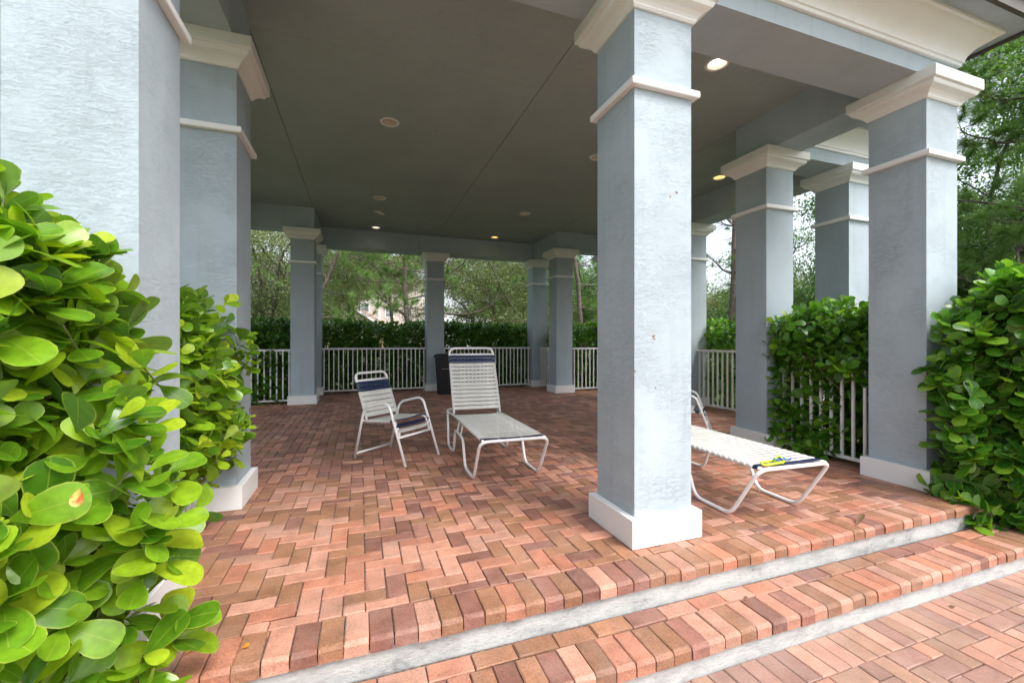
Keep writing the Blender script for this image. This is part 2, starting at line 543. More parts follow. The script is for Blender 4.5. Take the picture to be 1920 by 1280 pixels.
def lay(parent, bricks, ztop, limit=300, old=''):
    """the bricks that show largest are objects, the rest one field"""
    arr = np.array(bricks)
    r, f, _ = to_cam(np.c_[arr[:, :2], np.full(len(arr), ztop)])
    fz = np.maximum(f, 0.05)
    px, py = 960 + 800 * r / fz, 640 + 800 * (EYE - ztop) / fz
    vis = (f > 0.3) & (px > -60) & (px < 1980) & (py < 1330)
    key = np.where(vis, f + 0.15 * np.abs(r), 1e6 + np.hypot(arr[:, 0], arr[:, 1]))
    order = np.argsort(key)
    variants = {}
    for q in order[:limit]:
        cx, cy, lx, ly = arr[q]
        kk = (round(lx, 3), round(ly, 3), random.randrange(6))
        if kk not in variants:
            variants[kk] = brick_mesh('brick', lx, ly, BT, 0.005, M['brick_obj' + old], 0.0, 11 + kk[2] + 7 * len(variants))
        inst('brick', variants[kk], parent, (cx, cy, ztop + random.uniform(-0.0022, 0.0012)),
             (random.uniform(-.006, .006), random.uniform(-.006, .006), random.uniform(-.007, .007)))
    rest = order[limit:]
    if len(rest):
        mb = MB()
        for q in rest:
            cx, cy, lx, ly = arr[q]
            z = ztop + random.uniform(-0.002, 0.001)
            hx, hy, bv = lx / 2, ly / 2, 0.005
            v = []
            for a, zz in ((0, -0.02), (0, -bv), (bv, 0)):
                v += [(cx - hx + a, cy - hy + a, z + zz), (cx + hx - a, cy - hy + a, z + zz), (cx + hx - a, cy + hy - a, z + zz), (cx - hx + a, cy + hy - a, z + zz)]
            ff = [(8, 9, 10, 11)]
            for s in (0, 4):
                for i in range(4):
                    ff.append((s + i, s + (i + 1) % 4, s + 4 + (i + 1) % 4, s + 4 + i))
            mb.add(v, ff)
        tag(mb.build('brick_field', M['brick_mass' + old], parent), kind='stuff')

SX0, SX1 = PX0 - 0.28, PX1 + 0.28            # floor edges at the porch
NOSE1, NOSE2 = 1.88, 1.575
floor = MB()
zb = -0.013
floor.box(SX0, SX1, 1.905, MY0 - 0.28, GZ - 0.05, zb)
floor.box(MX0 - 0.28, MX1 + 0.28, MY0 - 0.28, MY1 + 0.28, GZ - 0.05, zb)
floor.box(SX0, SX1, MY1 + 0.28, PY1 + 0.28, GZ - 0.05, zb)
floor_o = tag(floor.build('pavilion_floor', M['sand']), kind='structure')
hb = herring(SX0, SX1, 2.083, MY0 - 0.28, 0.02, 0.05) + herring(MX0 - 0.28, MX1 + 0.28, MY0 - 0.28, MY1 + 0.28, 0.02, 0.05) \
    + herring(SX0, SX1, MY1 + 0.28, PY1 + 0.28, 0.02, 0.05)
lay(floor_o, hb, 0.0)

def course(parent, x0, x1, yc, zt, me, step):
    x = x0 + step / 2
    while x < x1:
        inst('brick', random.choice(me), parent, (x + random.uniform(-.001, .001), yc + random.uniform(-.004, .004), zt + random.uniform(-.003, .002)),
             (random.uniform(-.01, .01), random.uniform(-.01, .01), random.uniform(-.012, .012)))
        x += step
NOSE_ME = [brick_mesh('brick', 0.0955, 0.2, 0.062, 0.006, M['brick_obj'], 0.016, 100 + k) for k in range(8)]
STRETCH_ME = [brick_mesh('brick', 0.196, 0.096, 0.062, 0.005, M['brick_obj'], 0.0, 200 + k) for k in range(5)]

# upper step: nosing course over a painted concrete riser
st1 = tag(MB().box(SX0, SX1, NOSE1 + 0.022, 2.08, -STEP - 0.05, -0.063).build('upper_step', M['concrete']), kind='structure')
course(st1, SX0, SX1, NOSE1 + 0.1, 0.0, NOSE_ME, 0.1003)
bed = MB().box(SX0, SX1, NOSE1 + 0.05, 2.078, -0.062, -0.014).build('mortar_bed', M['sand'], st1)
st2 = tag(MB().box(SX0, SX1, NOSE2 + 0.022, NOSE1 + 0.02, GZ - 0.05, -STEP - 0.063).build('lower_step', M['concrete']), kind='structure')
course(st2, SX0, SX1, NOSE2 + 0.1, -STEP, NOSE_ME, 0.1003)
course(st2, SX0 + 0.03, SX1, NOSE2 + 0.2525, -STEP, STRETCH_ME, 0.2005)
MB().box(SX0, SX1, NOSE2 + 0.05, NOSE1 + 0.018, -STEP - 0.062, -STEP - 0.014).build('mortar_bed', M['sand'], st2)

pv = tag(MB().box(-6, 10, -4.0, NOSE2 + 0.02, GZ - 0.055, GZ - 0.012).build('front_paving', M['sand']), kind='structure')
pb = [(SX0 + 0.05 + 0.1003 * k, NOSE2 - 0.08, 0.0968, 0.197) for k in range(int((SX1 - SX0) / 0.1003))]
pb += herring(-2.2, 7.5, -1.5, NOSE2 - 0.18, 0.07, 0.095)
lay(pv, pb, GZ, 300, '_old')
# planting beds either side of the steps
for x0, x1 in ((-6, SX0 - 0.004), (SX1 + 0.004, 10)):
    tag(MB().box(x0, x1, 0.9, 3.6, GZ - 0.05, GZ + 0.03).build('planting_bed', M['soil']), kind='structure')

# ------------------------------------------------------------------ the pavilion
pav = empty('pavilion', (AX, AY, 0))
tag(pav, 'open blue grey stucco pavilion on square columns with white capitals', 'pavilion')
PO = Vector((AX, AY, 0))
def W(o):
    """children of the pavilion are modelled in world coordinates"""
    o.location = o.location - PO
    return o

w = HW
shaft_me = MB().rings([(w, w, 0.0), (w, w, CAP1 + 0.001)], False, False).mesh('column', M['stucco'])
capprof = [(w - 0.01, w - 0.01, CAP0 - 0.002)]
for a, z in ((0.012, 0.0), (0.022, 0.012), (0.024, 0.02), (0.034, 0.034), (0.052, 0.05), (0.074, 0.062), (0.09, 0.072), (0.098, 0.086), (0.1, 0.103), (0.118, 0.106), (0.121, 0.112), (0.121, 0.192), (0.117, 0.1975)):
    capprof.append((w + a, w + a, CAP0 + z))
cap_me = MB().rings(capprof, True, True).mesh('capital', M['trim'])
band_me = MB().rings([(w + .001, w + .001, 2.788), (w + .034, w + .034, 2.79), (w + .038, w + .038, 2.796), (w + .038, w + .038, 2.828), (w + .034, w + .034, 2.833), (w + .001, w + .001, 2.836)], False, False).mesh('band', M['trim'])
pl_me = MB().rings([(w + .045, w + .045, 0.0), (w + .045, w + .045, .166), (w + .04, w + .04, .171), (w + .002, w + .002, .173)], False, True).mesh('plinth', M['trim'])
col_xy = [(PX0, PY0), (AX, PY0), (PX1, PY0), (PX0, MY0), (PX1, MY0), (MX1, MY0), (MX0, MY0), (MX1, AY), (MX0, AY),
          (MX0, MY1), (PX0, MY1), (PX1, MY1), (MX1, MY1), (PX0, PY1), (AX, PY1), (PX1, PY1)]
cols = []
for x, y in col_xy:
    c = inst('column', shaft_me, pav, (x - AX, y - AY, 0))
    inst('capital', cap_me, c, (0, 0, 0))
    inst('band', band_me, c, (0, 0, 0))
    inst('plinth', pl_me, c, (0, 0, 0))
    cols.append(c)
# worn spots on the middle front column
def blot(parent, cx, cz, s, seed):
    rr = random.Random(seed)
    v = [(cx, -w - 0.0012, cz)]
    for k in range(9):
        a = 2 * math.pi * k / 9
        q = s * rr.uniform(0.4, 1.1)
        v.append((cx + q * math.cos(a), -w - 0.0012, cz + 0.8 * q * math.sin(a)))
    MB().add(v, [(0, 1 + (k + 1) % 9, 1 + k) for k in range(9)]).build('paint_chip', M['chip'], parent)
blot(cols[1], -0.075, 1.272, 0.014, 1); blot(cols[1], -0.07, 1.255, 0.008, 2)
blot(cols[1], -0.213, 1.06, 0.012, 3); blot(cols[1], -0.06, 0.955, 0.009, 4)
blot(cols[1], 0.10, 2.18, 0.012, 5); blot(cols[1], 0.05, 2.15, 0.008, 6)

# beams: the perimeter of the cross-shaped plan, inner faces on the shaft line
BZ = 4.02
outer = [(PX0, PY0), (PX1, PY0), (PX1, MY0), (MX1, MY0), (MX1, MY1), (PX1, MY1), (PX1, PY1), (PX0, PY1), (PX0, MY1), (MX0, MY1), (MX0, MY0), (PX0, MY0)]
convex = [1, 1, 0, 1, 1, 0, 1, 1, 0, 1, 1, 0]
def offs(d):
    """the plan outline (column centre lines) pushed outwards by d"""
    out = []
    n_ = len(outer)
    for i in range(n_):
        p0, p, p1 = Vector(outer[i - 1]), Vector(outer[i]), Vector(outer[(i + 1) % n_])
        d1, d2 = (p - p0).normalized(), (p1 - p).normalized()
        n1, n2 = Vector((d1.y, -d1.x)), Vector((d2.y, -d2.x))
        out.append(p + n1 * d + n2 * d)
    return out
O_, I_ = offs(w - 0.003), offs(-w + 0.003)
nn = len(outer)
for i in range(nn):
    j = (i + 1) % nn
    a, b_, c, d = O_[i], O_[j], I_[j], I_[i]
    v = [(*a, CAP1), (*b_, CAP1), (*c, CAP1), (*d, CAP1), (*a, BZ), (*b_, BZ), (*c, BZ), (*d, BZ)]
    W(MB().add(v, [(0, 3, 2, 1), (0, 1, 5, 4), (2, 3, 7, 6)]).build('beam', M['stucco_smooth'], pav))

def sweep(name, prof, mat, zbase=0.0):
    """mitred moulding all round: one part per straight run; prof = [(outward, z)]"""
    R_ = [offs(w + a) for a, _ in prof]
    for i in range(nn):
        j = (i + 1) % nn
        v = []
        for k, (a, z) in enumerate(prof):
            v += [(*R_[k][i], zbase + z), (*R_[k][j], zbase + z)]
        f = [(2 * k, 2 * k + 1, 2 * k + 3, 2 * k + 2) for k in range(len(prof) - 1)]
        o = W(MB().add(v, f).build(name, mat, pav, auto=28))
CZ = 3.61
sweep('cornice', [(-0.003, 0.0), (0.018, 0.0), (0.022, 0.004), (0.022, 0.026), (0.026, 0.030), (0.034, 0.032), (0.036, 0.045), (0.040, 0.060), (0.050, 0.082), (0.066, 0.106),
                  (0.088, 0.130), (0.116, 0.150), (0.145, 0.166), (0.172, 0.184), (0.186, 0.197), (0.190, 0.204), (0.212, 0.206), (0.215, 0.210), (0.215, 0.232)], M['trim'], CZ)
SOF = CZ + 0.232
sweep('soffit', [(0.10, SOF), (0.37, SOF)], M['stucco_smooth'])
sweep('fascia', [(0.352, SOF - 0.004), (0.352, SOF - 0.025), (0.385, SOF - 0.025), (0.385, SOF + 0.11)], M['fascia'])
sweep('drip_edge', [(0.38, SOF + 0.10), (0.43, SOF + 0.10), (0.43, SOF + 0.16), (0.37, SOF + 0.165)], M['trim'])
# roof: hipped main block and the two hipped porches
E = w + 0.41
def hip(x0, x1, y0, y1, ze, pitch, along):
    mb = MB()
    if along == 'y':
        hwid = (x1 - x0) / 2; zr = ze + hwid * pitch; xm = (x0 + x1) / 2
        v = [(x0, y0, ze), (x1, y0, ze), (x1, y1, ze), (x0, y1, ze), (xm, y0 + hwid * .9, zr), (xm, y1 - hwid * .9, zr)]
        f = [(0, 1, 4), (1, 2, 5, 4), (2, 3, 5), (3, 0, 4, 5)]
    else:
        hwid = (y1 - y0) / 2; zr = ze + hwid * pitch; ym = (y0 + y1) / 2
        v = [(x0, y0, ze), (x1, y0, ze), (x1, y1, ze), (x0, y1, ze), (x0 + hwid * .9, ym, zr), (x1 - hwid * .9, ym, zr)]
        f = [(0, 1, 5, 4), (1, 2, 5), (2, 3, 4, 5), (3, 0, 4)]
    return mb.add(v, f + [(3, 2, 1, 0)])
W(hip(MX0 - E, MX1 + E, MY0 - E, MY1 + E, SOF + 0.17, 0.42, 'x').build('roof', M['shingle'], pav))
W(hip(PX0 - E, PX1 + E, PY0 - E, PY1 + E, SOF + 0.172, 0.42, 'y').build('roof', M['shingle'], pav))

# ceiling panels with control joints and round cut-outs for the downlights
LX = [0.33, 3.22, 5.48]
LY = [3.2, 5.38, 8.28, 10.42]
lights = [(0.33, 5.38, 'off'), (3.22, 3.2, 'white'), (0.33, 8.28, 'off'), (0.33, 9.12, 'loose'), (0.33, 10.45, 'white'), (3.22, 8.28, 'off'),
          (3.22, 10.42, 'warm'), (3.22, 5.4, 'off'), (5.48, 5.4, 'warm'), (0.33, 3.2, 'off')]
HOLE = 0.088
def ceil_panel(x0, x1, y0, y1):
    g_, gy = 0.004, 0.0012
    x0 += g_; x1 -= g_; y0 += gy; y1 -= gy
    mb = MB()
    ls = [q for q in lights if x0 < q[0] < x1 and y0 < q[1] < y1]
    S = 0.13
    xs = sorted({x0, x1} | {q[0] - S for q in ls} | {q[0] + S for q in ls})
    xs = [x for i, x in enumerate(xs) if i == 0 or x - xs[i - 1] > 0.001]
    ys = sorted({y0, y1} | {q[1] - S for q in ls} | {q[1] + S for q in ls})
    for a, b_ in zip(xs[:-1], xs[1:]):
        for c, d in zip(ys[:-1], ys[1:]):
            cx, cy = (a + b_) / 2, (c + d) / 2
            q = [q for q in ls if abs(q[0] - cx) < S and abs(q[1] - cy) < S]
            if not q:
                mb.add([(a, c, CEIL), (b_, c, CEIL), (b_, d, CEIL), (a, d, CEIL)], [(0, 3, 2, 1)])
            else:
                n_ = 32
                lx, ly = q[0][0], q[0][1]
                v = []
                for k in range(n_):
                    t = 2 * math.pi * k / n_
                    cs, sn = math.cos(t), math.sin(t)
                    m_ = max(abs(cs), abs(sn))
                    ex = min(max(lx + S * cs / m_, a), b_); ey = min(max(ly + S * sn / m_, c), d)
                    v += [(ex, ey, CEIL), (lx + HOLE * cs, ly + HOLE * sn, CEIL)]
                mb.add(v, [(2 * k, 2 * k + 1, (2 * k + 3) % (2 * n_), (2 * k + 2) % (2 * n_)) for k in range(n_)])
    # joint edges
    for (ax_, ay_), (bx_, by_) in (((x0, y0), (x1, y0)), ((x1, y0), (x1, y1)), ((x1, y1), (x0, y1)), ((x0, y1), (x0, y0))):
        mb.add([(ax_, ay_, CEIL), (bx_, by_, CEIL), (bx_, by_, CEIL + 0.02), (ax_, ay_, CEIL + 0.02)], [(0, 1, 2, 3)])
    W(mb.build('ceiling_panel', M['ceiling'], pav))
ix0, ix1 = PX0 + w, PX1 - w
jy0, jy1 = MY0 + w + 0.02, MY1 - w
for x0, x1 in ((ix0 - .02, AX), (AX, ix1 + .02)):
    ceil_panel(x0, x1, PY0 + w - .03, jy0)
    ceil_panel(x0, x1, jy0, PY1 - w + .03)
ceil_panel(MX0 + w - .03, ix0 - .02, MY0 + w - .03, MY1 - w + .03)
ceil_panel(ix1 + .02, MX1 - w + .03, MY0 + w - .03, MY1 - w + .03)
# decking above the ceiling keeps the joints dark
W(MB().box(MX0, MX1, MY0, MY1, CEIL + 0.13, CEIL + 0.15).box(PX0, PX1, PY0, PY1, CEIL + 0.132, CEIL + 0.152).build('roof_deck', M['fascia'], pav))

# ------------------------------------------------------------------ downlights
ring_me = MB().lathe([(0.086, 0.012), (0.086, -0.004), (0.092, -0.010), (0.106, -0.010), (0.113, -0.005), (0.114, -0.0005)], 32).mesh('trim_ring', M['trim'], True)
baf_me = MB().lathe([(0.086, 0.0), (0.080, 0.03), (0.072, 0.075), (0.066, 0.09)], 28).mesh('baffle', M['baffle'], True)
def disc(r, z, n_=24):
    return MB().add([(0, 0, z)] + [(r * math.cos(2 * math.pi * k / n_), r * math.sin(2 * math.pi * k / n_), z) for k in range(n_)],
                    [(0, 1 + (k + 1) % n_, 1 + k) for k in range(n_)])
bulb_dome = [(0.001, 0.045), (0.02, 0.046), (0.04, 0.052), (0.055, 0.065), (0.066, 0.09)]
bulbs = {'off': MB().lathe(bulb_dome, 24).mesh('bulb', M['baffle'], True), 'white': MB().lathe(bulb_dome, 24).mesh('bulb', M['lamp_white'], True),
         'warm': MB().lathe(bulb_dome, 24).mesh('bulb', M['lamp_warm'], True)}
bulbs['loose'] = bulbs['off']
near = {(0.33, 5.38): 'unlit recessed downlight in the ceiling above the armchair and chaise',
        (3.22, 3.2): 'lit white downlight in the ceiling just behind the front beam',
        (0.33, 8.28): 'unlit recessed downlight next to the one with a hanging trim ring',
        (0.33, 9.12): 'broken downlight with its trim ring hanging loose from the ceiling',
        (0.33, 10.45): 'lit cool white downlight close to the rear beam',
        (3.22, 8.28): 'unlit recessed downlight in line with the lit yellow one by the rear beam',
        (3.22, 10.42): 'lit yellow downlight glowing close to the rear beam',
        (3.22, 5.4): 'unlit recessed downlight half hidden by the middle front column',
        (5.48, 5.4): 'lit warm downlight beside the right side columns',
        (0.33, 3.2): 'unlit recessed downlight just behind the front beam'}
for x, y, st in lights:
    t = empty('downlight', (x, y, CEIL))
    tag(t, near[(x, y)], 'downlight', 'recessed downlights in the pavilion ceiling')
    if st == 'loose':
        inst('trim_ring', ring_me, t, (0.02, 0, -0.035), (R(9), R(14), 0))
        MB().tube([(0.085, 0, 0.02), (0.09, 0.0, -0.01), (0.10, 0.01, -0.05)], 0.003, 6).build('spring_clip', M['baffle'], t)
    else:
        inst('trim_ring', ring_me, t, (0, 0, 0))
    inst('baffle', baf_me, t, (0, 0, 0))
    inst('bulb', bulbs[st], t, (0, 0, 0))

# ------------------------------------------------------------------ fences between the columns
PICK = MB().rings([(0.0115, 0.0115, 0.075), (0.0115, 0.0115, 1.045)], False, False).mesh('picket', M['fence'])
def fence(a, b_, label, lean=0.0):
    a, b_ = Vector(a), Vector(b_)
    L = (b_ - a).length
    ang = math.atan2(b_.y - a.y, b_.x - a.x)
    t = empty('fence', (a.x, a.y, 0), ang)
    tag(t, label, 'fence', 'white picket railings between the columns')
    MB().rings([(L / 2, 0.02, 1.045), (L / 2, 0.02, 1.08), (L / 2 - .002, 0.014, 1.084)]).build('top_rail', M['fence'], t).location = (L / 2, 0, 0)
    MB().rings([(L / 2, 0.0135, 0.045), (L / 2, 0.0135, 0.078)]).build('bottom_rail', M['fence'], t).location = (L / 2, 0, 0)
    n_ = max(2, round(L / 0.108))
    for k in range(n_):
        inst('picket', PICK, t, ((k + 0.5) * L / n_, 0, 0))
    return t
c = w - 0.002
fence((PX0, PY0 + c), (PX0, MY0 - c), 'white picket fence behind the bright clusia hedge at the left porch side')
fence((PX1, PY0 + c), (PX1, MY0 - c), 'white picket fence with clusia pushing through beside the chaise with goggles')
fence((PX1 + c, MY0), (MX1 - c, MY0), 'short white picket fence behind the clusia bush at the right porch corner')
fence((MX1, MY0 + c), (MX1, AY - c), 'white picket fence on the right side behind the half hidden armchair')
fence((MX1, AY + c), (MX1, MY1 - c), 'white picket fence on the right side, farther from the steps')
fence((PX1 + c, MY1), (MX1 - c, MY1), 'short white picket fence at the right rear corner beside the middle column')
fence((PX1, MY1 + c), (PX1, PY1 - c), 'short white picket fence running back between two right rear columns')
fence((PX0 + c, PY1), (AX - c, PY1), 'long white picket fence at the rear behind the armchair')
fence((AX + c, PY1), (PX1 - c, PY1), 'long white picket fence at the rear behind the black bin and chaise')
fence((PX0, MY1 + c), (PX0, PY1 - c), 'short white picket fence running back between two left rear columns')
fence((MX0 + c, MY1), (PX0 - c, MY1), 'short white picket fence overhung by clusia at the left rear corner')

# ------------------------------------------------------------------ furniture
TR = 0.0135
def strap_mesh(name, halfw, width, mat, r=TR, sag=0.006, under=True):
    """vinyl strap across x, wrapped round two rails lying along local y at x = +-halfw; its top is at z = r"""
    th = 0.0028
    pts = []
    for s in (-1, 1):
        arc = [(s * halfw + s * -0.012, -r - 0.0005), (s * halfw, -r - 0.002), (s * (halfw + r * .75), -r * .75), (s * (halfw + r + .002), 0), (s * (halfw + r * .75), r * .75), (s * halfw, r + 0.0018)]
        if s < 0: pts += arc + [(-halfw * .5, r - sag * .75), (0, r - sag)]
        else: pts += [(halfw * .5, r - sag * .75)] + arc[::-1]
    v, f = [], []
    hw = width / 2
    for x, z in pts:
        v += [(x, -hw, z - th * .3), (x, -hw * .86, z + th * .5), (x, hw * .86, z + th * .5), (x, hw, z - th * .3)]
    for k in range(len(pts) - 1):
        for q in range(3):
            a_, b2 = 4 * k + q, 4 * k + 4 + q
            f.append((a_, b2, b2 + 1, a_ + 1))
    return MB().add(v, f).mesh(name, mat, True)

def chaise(label, group, loc, rz):
    """local frame: +y runs from the foot end back to the head end, x across"""
    t = empty('chaise_lounge', (loc[0], loc[1], 0), rz)
    tag(t, label, 'chaise lounge', group)
    X = 0.31; zs = 0.395; zb_ = TR + 0.001
    f = MB()
    path = []
    def side(s):
        return [(s * X, -0.245, zs), (s * X, 0.0, zb_), (s * X, 0.36, zb_), (s * X, 0.47, 0.27), (s * X, 0.88, 0.285), (s * X, 0.985, zb_), (s * X, 1.32, zb_), (s * X, 1.375, 0.425)]
    a = side(-1)[::-1]; b2 = side(1)
    loop = a + b2
    pts = fillet(loop, 0.075, 6)
    f.tube(pts, TR, 10)
    f.build('base_frame', M['white_metal'], t, True)
    MB().tube(fillet([(-X, 1.30, 0.385), (-X, 1.375, 0.43), (X, 1.375, 0.43), (X, 1.30, 0.385)], 0.05, 5), TR, 10).build('rear_bar', M['white_metal'], t, True)
    xr = X - 0.03
    for s in (-1, 1):
        MB().tube([(s * xr, -0.235, zs), (s * xr, 1.16, zs - 0.005), (s * (X - .008), 1.32, 0.405)], TR * .92, 10).build('seat_rail', M['white_metal'], t, True)
        for y in (0.58, 0.76):
            MB().tube([(s * X, y, 0.278), (s * (xr + .004), y + .02, zs - .005)], 0.009, 8).build('post', M['white_metal'], t, True)
    zst = zs
    wst, gap = 0.0415, 0.0545
    sw = strap_mesh('strap', xr, wst, M['strap_white']); sn = strap_mesh('strap', xr, wst, M['strap_navy'])
    k = 0
    y = -0.19
    while y < 1.11:
        inst('strap', sn if k == 0 else sw, t, (0, y, zst - 0.004 * max(0, y)), (random.uniform(-.02, .02), 0, random.uniform(-.006, .006)))
        y += gap; k += 1
    # backrest
    th = R(66); L = 0.82
    bk = empty('backrest', (0, 0, 0)); bk.parent = t
    bk.location = (0, 1.15, zs + 0.012); bk.rotation_euler = (th, 0, 0)
    xb = X - 0.035
    MB().tube(fillet([(-xb, 0.0, 0), (-xb, L, 0), (xb, L, 0), (xb, 0.0, 0)], 0.085, 7), TR, 10).build('back_frame', M['white_metal'], bk, True)
    MB().tube([(-xb, L - 0.085, 0), (xb, L - 0.085, 0)], TR, 10).build('grip_bar', M['white_metal'], bk, True)
    bw = strap_mesh('strap', xb, 0.041, M['strap_white'], sag=0.003); bn = strap_mesh('strap', xb, 0.048, M['strap_navy'], sag=0.003)
    for q in (0, 1):
        inst('strap', bn, bk, (0, L - 0.125 - q * 0.0505, 0))
    y = L - 0.222
    while y > 0.02:
        inst('strap', bw, bk, (0, y, 0), (random.uniform(-.03, .03), 0, random.uniform(-.006, .006)))
        y -= 0.0485
    MB().tube(fillet([(-xb + .02, 1.335, 0.42), (-xb + .02, 1.29, 0.62), (xb - .02, 1.29, 0.62), (xb - .02, 1.335, 0.42)], 0.04, 4), 0.009, 8).build('support_bracket', M['white_metal'], t, True)
    return t

def two_point(pl, pr):
    """front-left and front-right foot -> centre and heading of local x"""
    cx, cy = (pl[0] + pr[0]) / 2, (pl[1] + pr[1]) / 2
    return (cx, cy), math.atan2(pr[1] - pl[1], pr[0] - pl[0])
p, a = two_point(rf(-0.357, 3.804), rf(0.260, 4.006))
chaise('white strap chaise lounge with raised back standing beside the armchair', 'white strap chaise lounges', p, a)
p, a = two_point(rf(1.538, 3.031), rf(2.167, 3.218))
ch2 = chaise('white strap chaise lounge with lime goggles on its navy foot strap', 'white strap chaise lounges', p, a)

def armchair(label, loc, rz):
    """local +x = the way the chair faces"""
    t = empty('armchair', (loc[0], loc[1], 0), rz)
    tag(t, label, 'armchair', 'white strap armchairs')
    Y = 0.262
    for s in (-1, 1):
        pts = fillet([(-0.352, s * Y, 0.004), (-0.215, s * Y, 0.545), (0.125, s * Y, 0.625), (0.352, s * Y, 0.004)], 0.085, 7)
        MB().tube(pts, TR, 10).build('arm_frame', M['white_metal'], t, True)
    MB().tube([(-0.335, -Y, 0.055), (-0.335, Y, 0.055)], TR * .9, 10).build('rear_stretcher', M['white_metal'], t, True)
    yb = Y - 0.034
    # seat: two bent rails and a low front bar
    for s in (-1, 1):
        MB().tube(fillet([(-0.23, s * yb, 0.395), (0.195, s * yb, 0.425), (0.25, s * yb, 0.275)], 0.05, 6), TR * .9, 10).build('seat_rail', M['white_metal'], t, True)
        MB().tube([(-0.235, s * yb, 0.398), (-0.245, s * Y, 0.42)], 0.009, 8).build('bracket', M['white_metal'], t, True)
    MB().tube([(0.25, -Y + .005, 0.275), (0.25, Y - .005, 0.275)], TR * .95, 10).build('front_bar', M['white_metal'], t, True)
    MB().tube([(-0.23, -yb, 0.395), (-0.23, yb, 0.395)], TR * .9, 10).build('rear_bar', M['white_metal'], t, True)
    sw = strap_mesh('strap', yb, 0.049, M['strap_white']); sn = strap_mesh('strap', yb, 0.046, M['strap_navy'])
    hz = R(90)
    for k in range(7):
        x = -0.185 + k * 0.0535
        me = sn if k == 6 else sw
        inst('strap', me, t, (x + (0.012 if k == 6 else 0), 0, 0.397 + (x + 0.23) * 0.07), (0, 0, hz))
    inst('strap', sn, t, (0.218, 0, 0.385), (R(-68), 0, hz))
    inst('strap', sw, t, (0.236, 0, 0.333), (R(-70), 0, hz))
    bk = empty('backrest', (0, 0, 0)); bk.parent = t
    bk.location = (-0.21, 0, 0.395); bk.rotation_euler = (R(69), 0, R(90))
    L = 0.535
    xb = yb - 0.002
    MB().tube(fillet([(-xb, 0, 0), (-xb, L, 0), (xb, L, 0), (xb, 0, 0)], 0.075, 7), TR, 10).build('back_frame', M['white_metal'], bk, True)
    MB().tube([(-xb, L - 0.085, 0), (xb, L - 0.085, 0)], TR, 10).build('grip_bar', M['white_metal'], bk, True)
    bw = strap_mesh('strap', xb, 0.05, M['strap_white'], sag=0.003); bn = strap_mesh('strap', xb, 0.053, M['strap_navy'], sag=0.003)
    for q in (0, 1):
        inst('strap', bn, bk, (0, L - 0.128 - q * 0.055, 0))
    for q in range(5):
        inst('strap', bw, bk, (0, L - 0.238 - q * 0.0565, 0))
    return t

def mid(*ps): return (sum(p[0] for p in ps) / len(ps), sum(p[1] for p in ps) / len(ps))
A, B, C_, D = rf(-1.677, 4.532), rf(-1.046, 4.217), rf(-0.810, 4.655), rf(-1.41, 5.0)
ctr = mid(A, B, C_, D)
fr, bk_ = mid(B, C_), mid(A, D)
ang = math.atan2(fr[1] - bk_[1], fr[0] - bk_[0])
armchair('white strap armchair with navy straps standing left of a chaise lounge', ctr, ang)
# the second chair: its front far foot shows beside the middle column
fx, fy = rf(2.53, 5.30)
a2 = ang + R(4)
off = Vector((0.352, 0.262)); off.rotate(Matrix.Rotation(a2, 2))
armchair('white strap armchair mostly hidden behind the middle front column', (fx - off.x, fy - off.y), a2)

# goggles on the second chaise
gm = empty('swim_goggles', (0, 0, 0))
tag(gm, 'lime green and blue swim goggles on the chaise foot strap', 'goggles')
mw = Matrix.Translation((p[0], p[1], 0)) @ Matrix.Rotation(a, 4, 'Z')
gm.location = mw @ Vector((-0.135, -0.185, 0.413))
gm.rotation_euler = (0, 0, a + R(6))
lp = [(0.105 * math.cos(q) * (1 + 0.08 * math.sin(2 * q)), 0.034 * math.sin(q), 0.004 + 0.003 * math.sin(3 * q)) for q in np.linspace(0, 2 * math.pi, 28, endpoint=False)]
MB().tube(lp, 0.0075, 8, closed=True).build('strap', M['lime'], gm, True)
for s in (-1, 1):
    MB().tube([(0.075 + s * 0.026 + 0.02 * math.cos(q), 0.004 + 0.013 * math.sin(q), 0.018) for q in np.linspace(0, 2 * math.pi, 18, endpoint=False)], 0.006, 8, closed=True).build('eye_cup', M['blue_plastic'], gm, True)
MB().tube([(0.02, 0.0, 0.006), (0.045, 0.004, 0.035), (0.065, 0.004, 0.042), (0.085, 0.0, 0.03), (0.10, -0.01, 0.012)], 0.006, 8).build('nose_bridge', M['lime'], gm, True)
MB().tube([(0.11, 0.004, 0.006), (0.15, 0.012, 0.004), (0.19, 0.006, 0.004), (0.215, 0.018, 0.004)], 0.005, 8).build('strap_tail', M['blue_plastic'], gm, True)

# bin by the rear middle column
bx, by = rf(-1.545, 10.22)
t = empty('trash_bin', (bx, by, 0), -YAW)
tag(t, 'black plastic trash bin beside the rear middle column', 'trash bin')
def rrect(hx, hy, rr, z, n_=4):
    out = []
    for qx, qy, s0 in ((1, 1, 0), (-1, 1, 90), (-1, -1, 180), (1, -1, 270)):
        for k in range(n_ + 1):
            a_ = R(s0 + 90 * k / n_)
            out.append((qx * (hx - rr) + rr * math.cos(a_), qy * (hy - rr) + rr * math.sin(a_), z))
    return out
def loft(secs, capb=True, capt=True):
    mb = MB(); n_ = len(secs[0]); v = [q for s in secs for q in s]; f = []
    for k in range(len(secs) - 1):
        for i in range(n_):
            j = (i + 1) % n_
            f.append((k * n_ + i, k * n_ + j, (k + 1) * n_ + j, (k + 1) * n_ + i))
    if capb: f.append(tuple(range(n_ - 1, -1, -1)))
    if capt: f.append(tuple((len(secs) - 1) * n_ + i for i in range(n_)))
    return mb.add(v, f)
loft([rrect(.21, .21, .05, 0.0), rrect(.215, .215, .05, .02), rrect(.26, .26, .055, .86), rrect(.262, .262, .055, .88)]).build('body', M['bin'], t, auto=40)
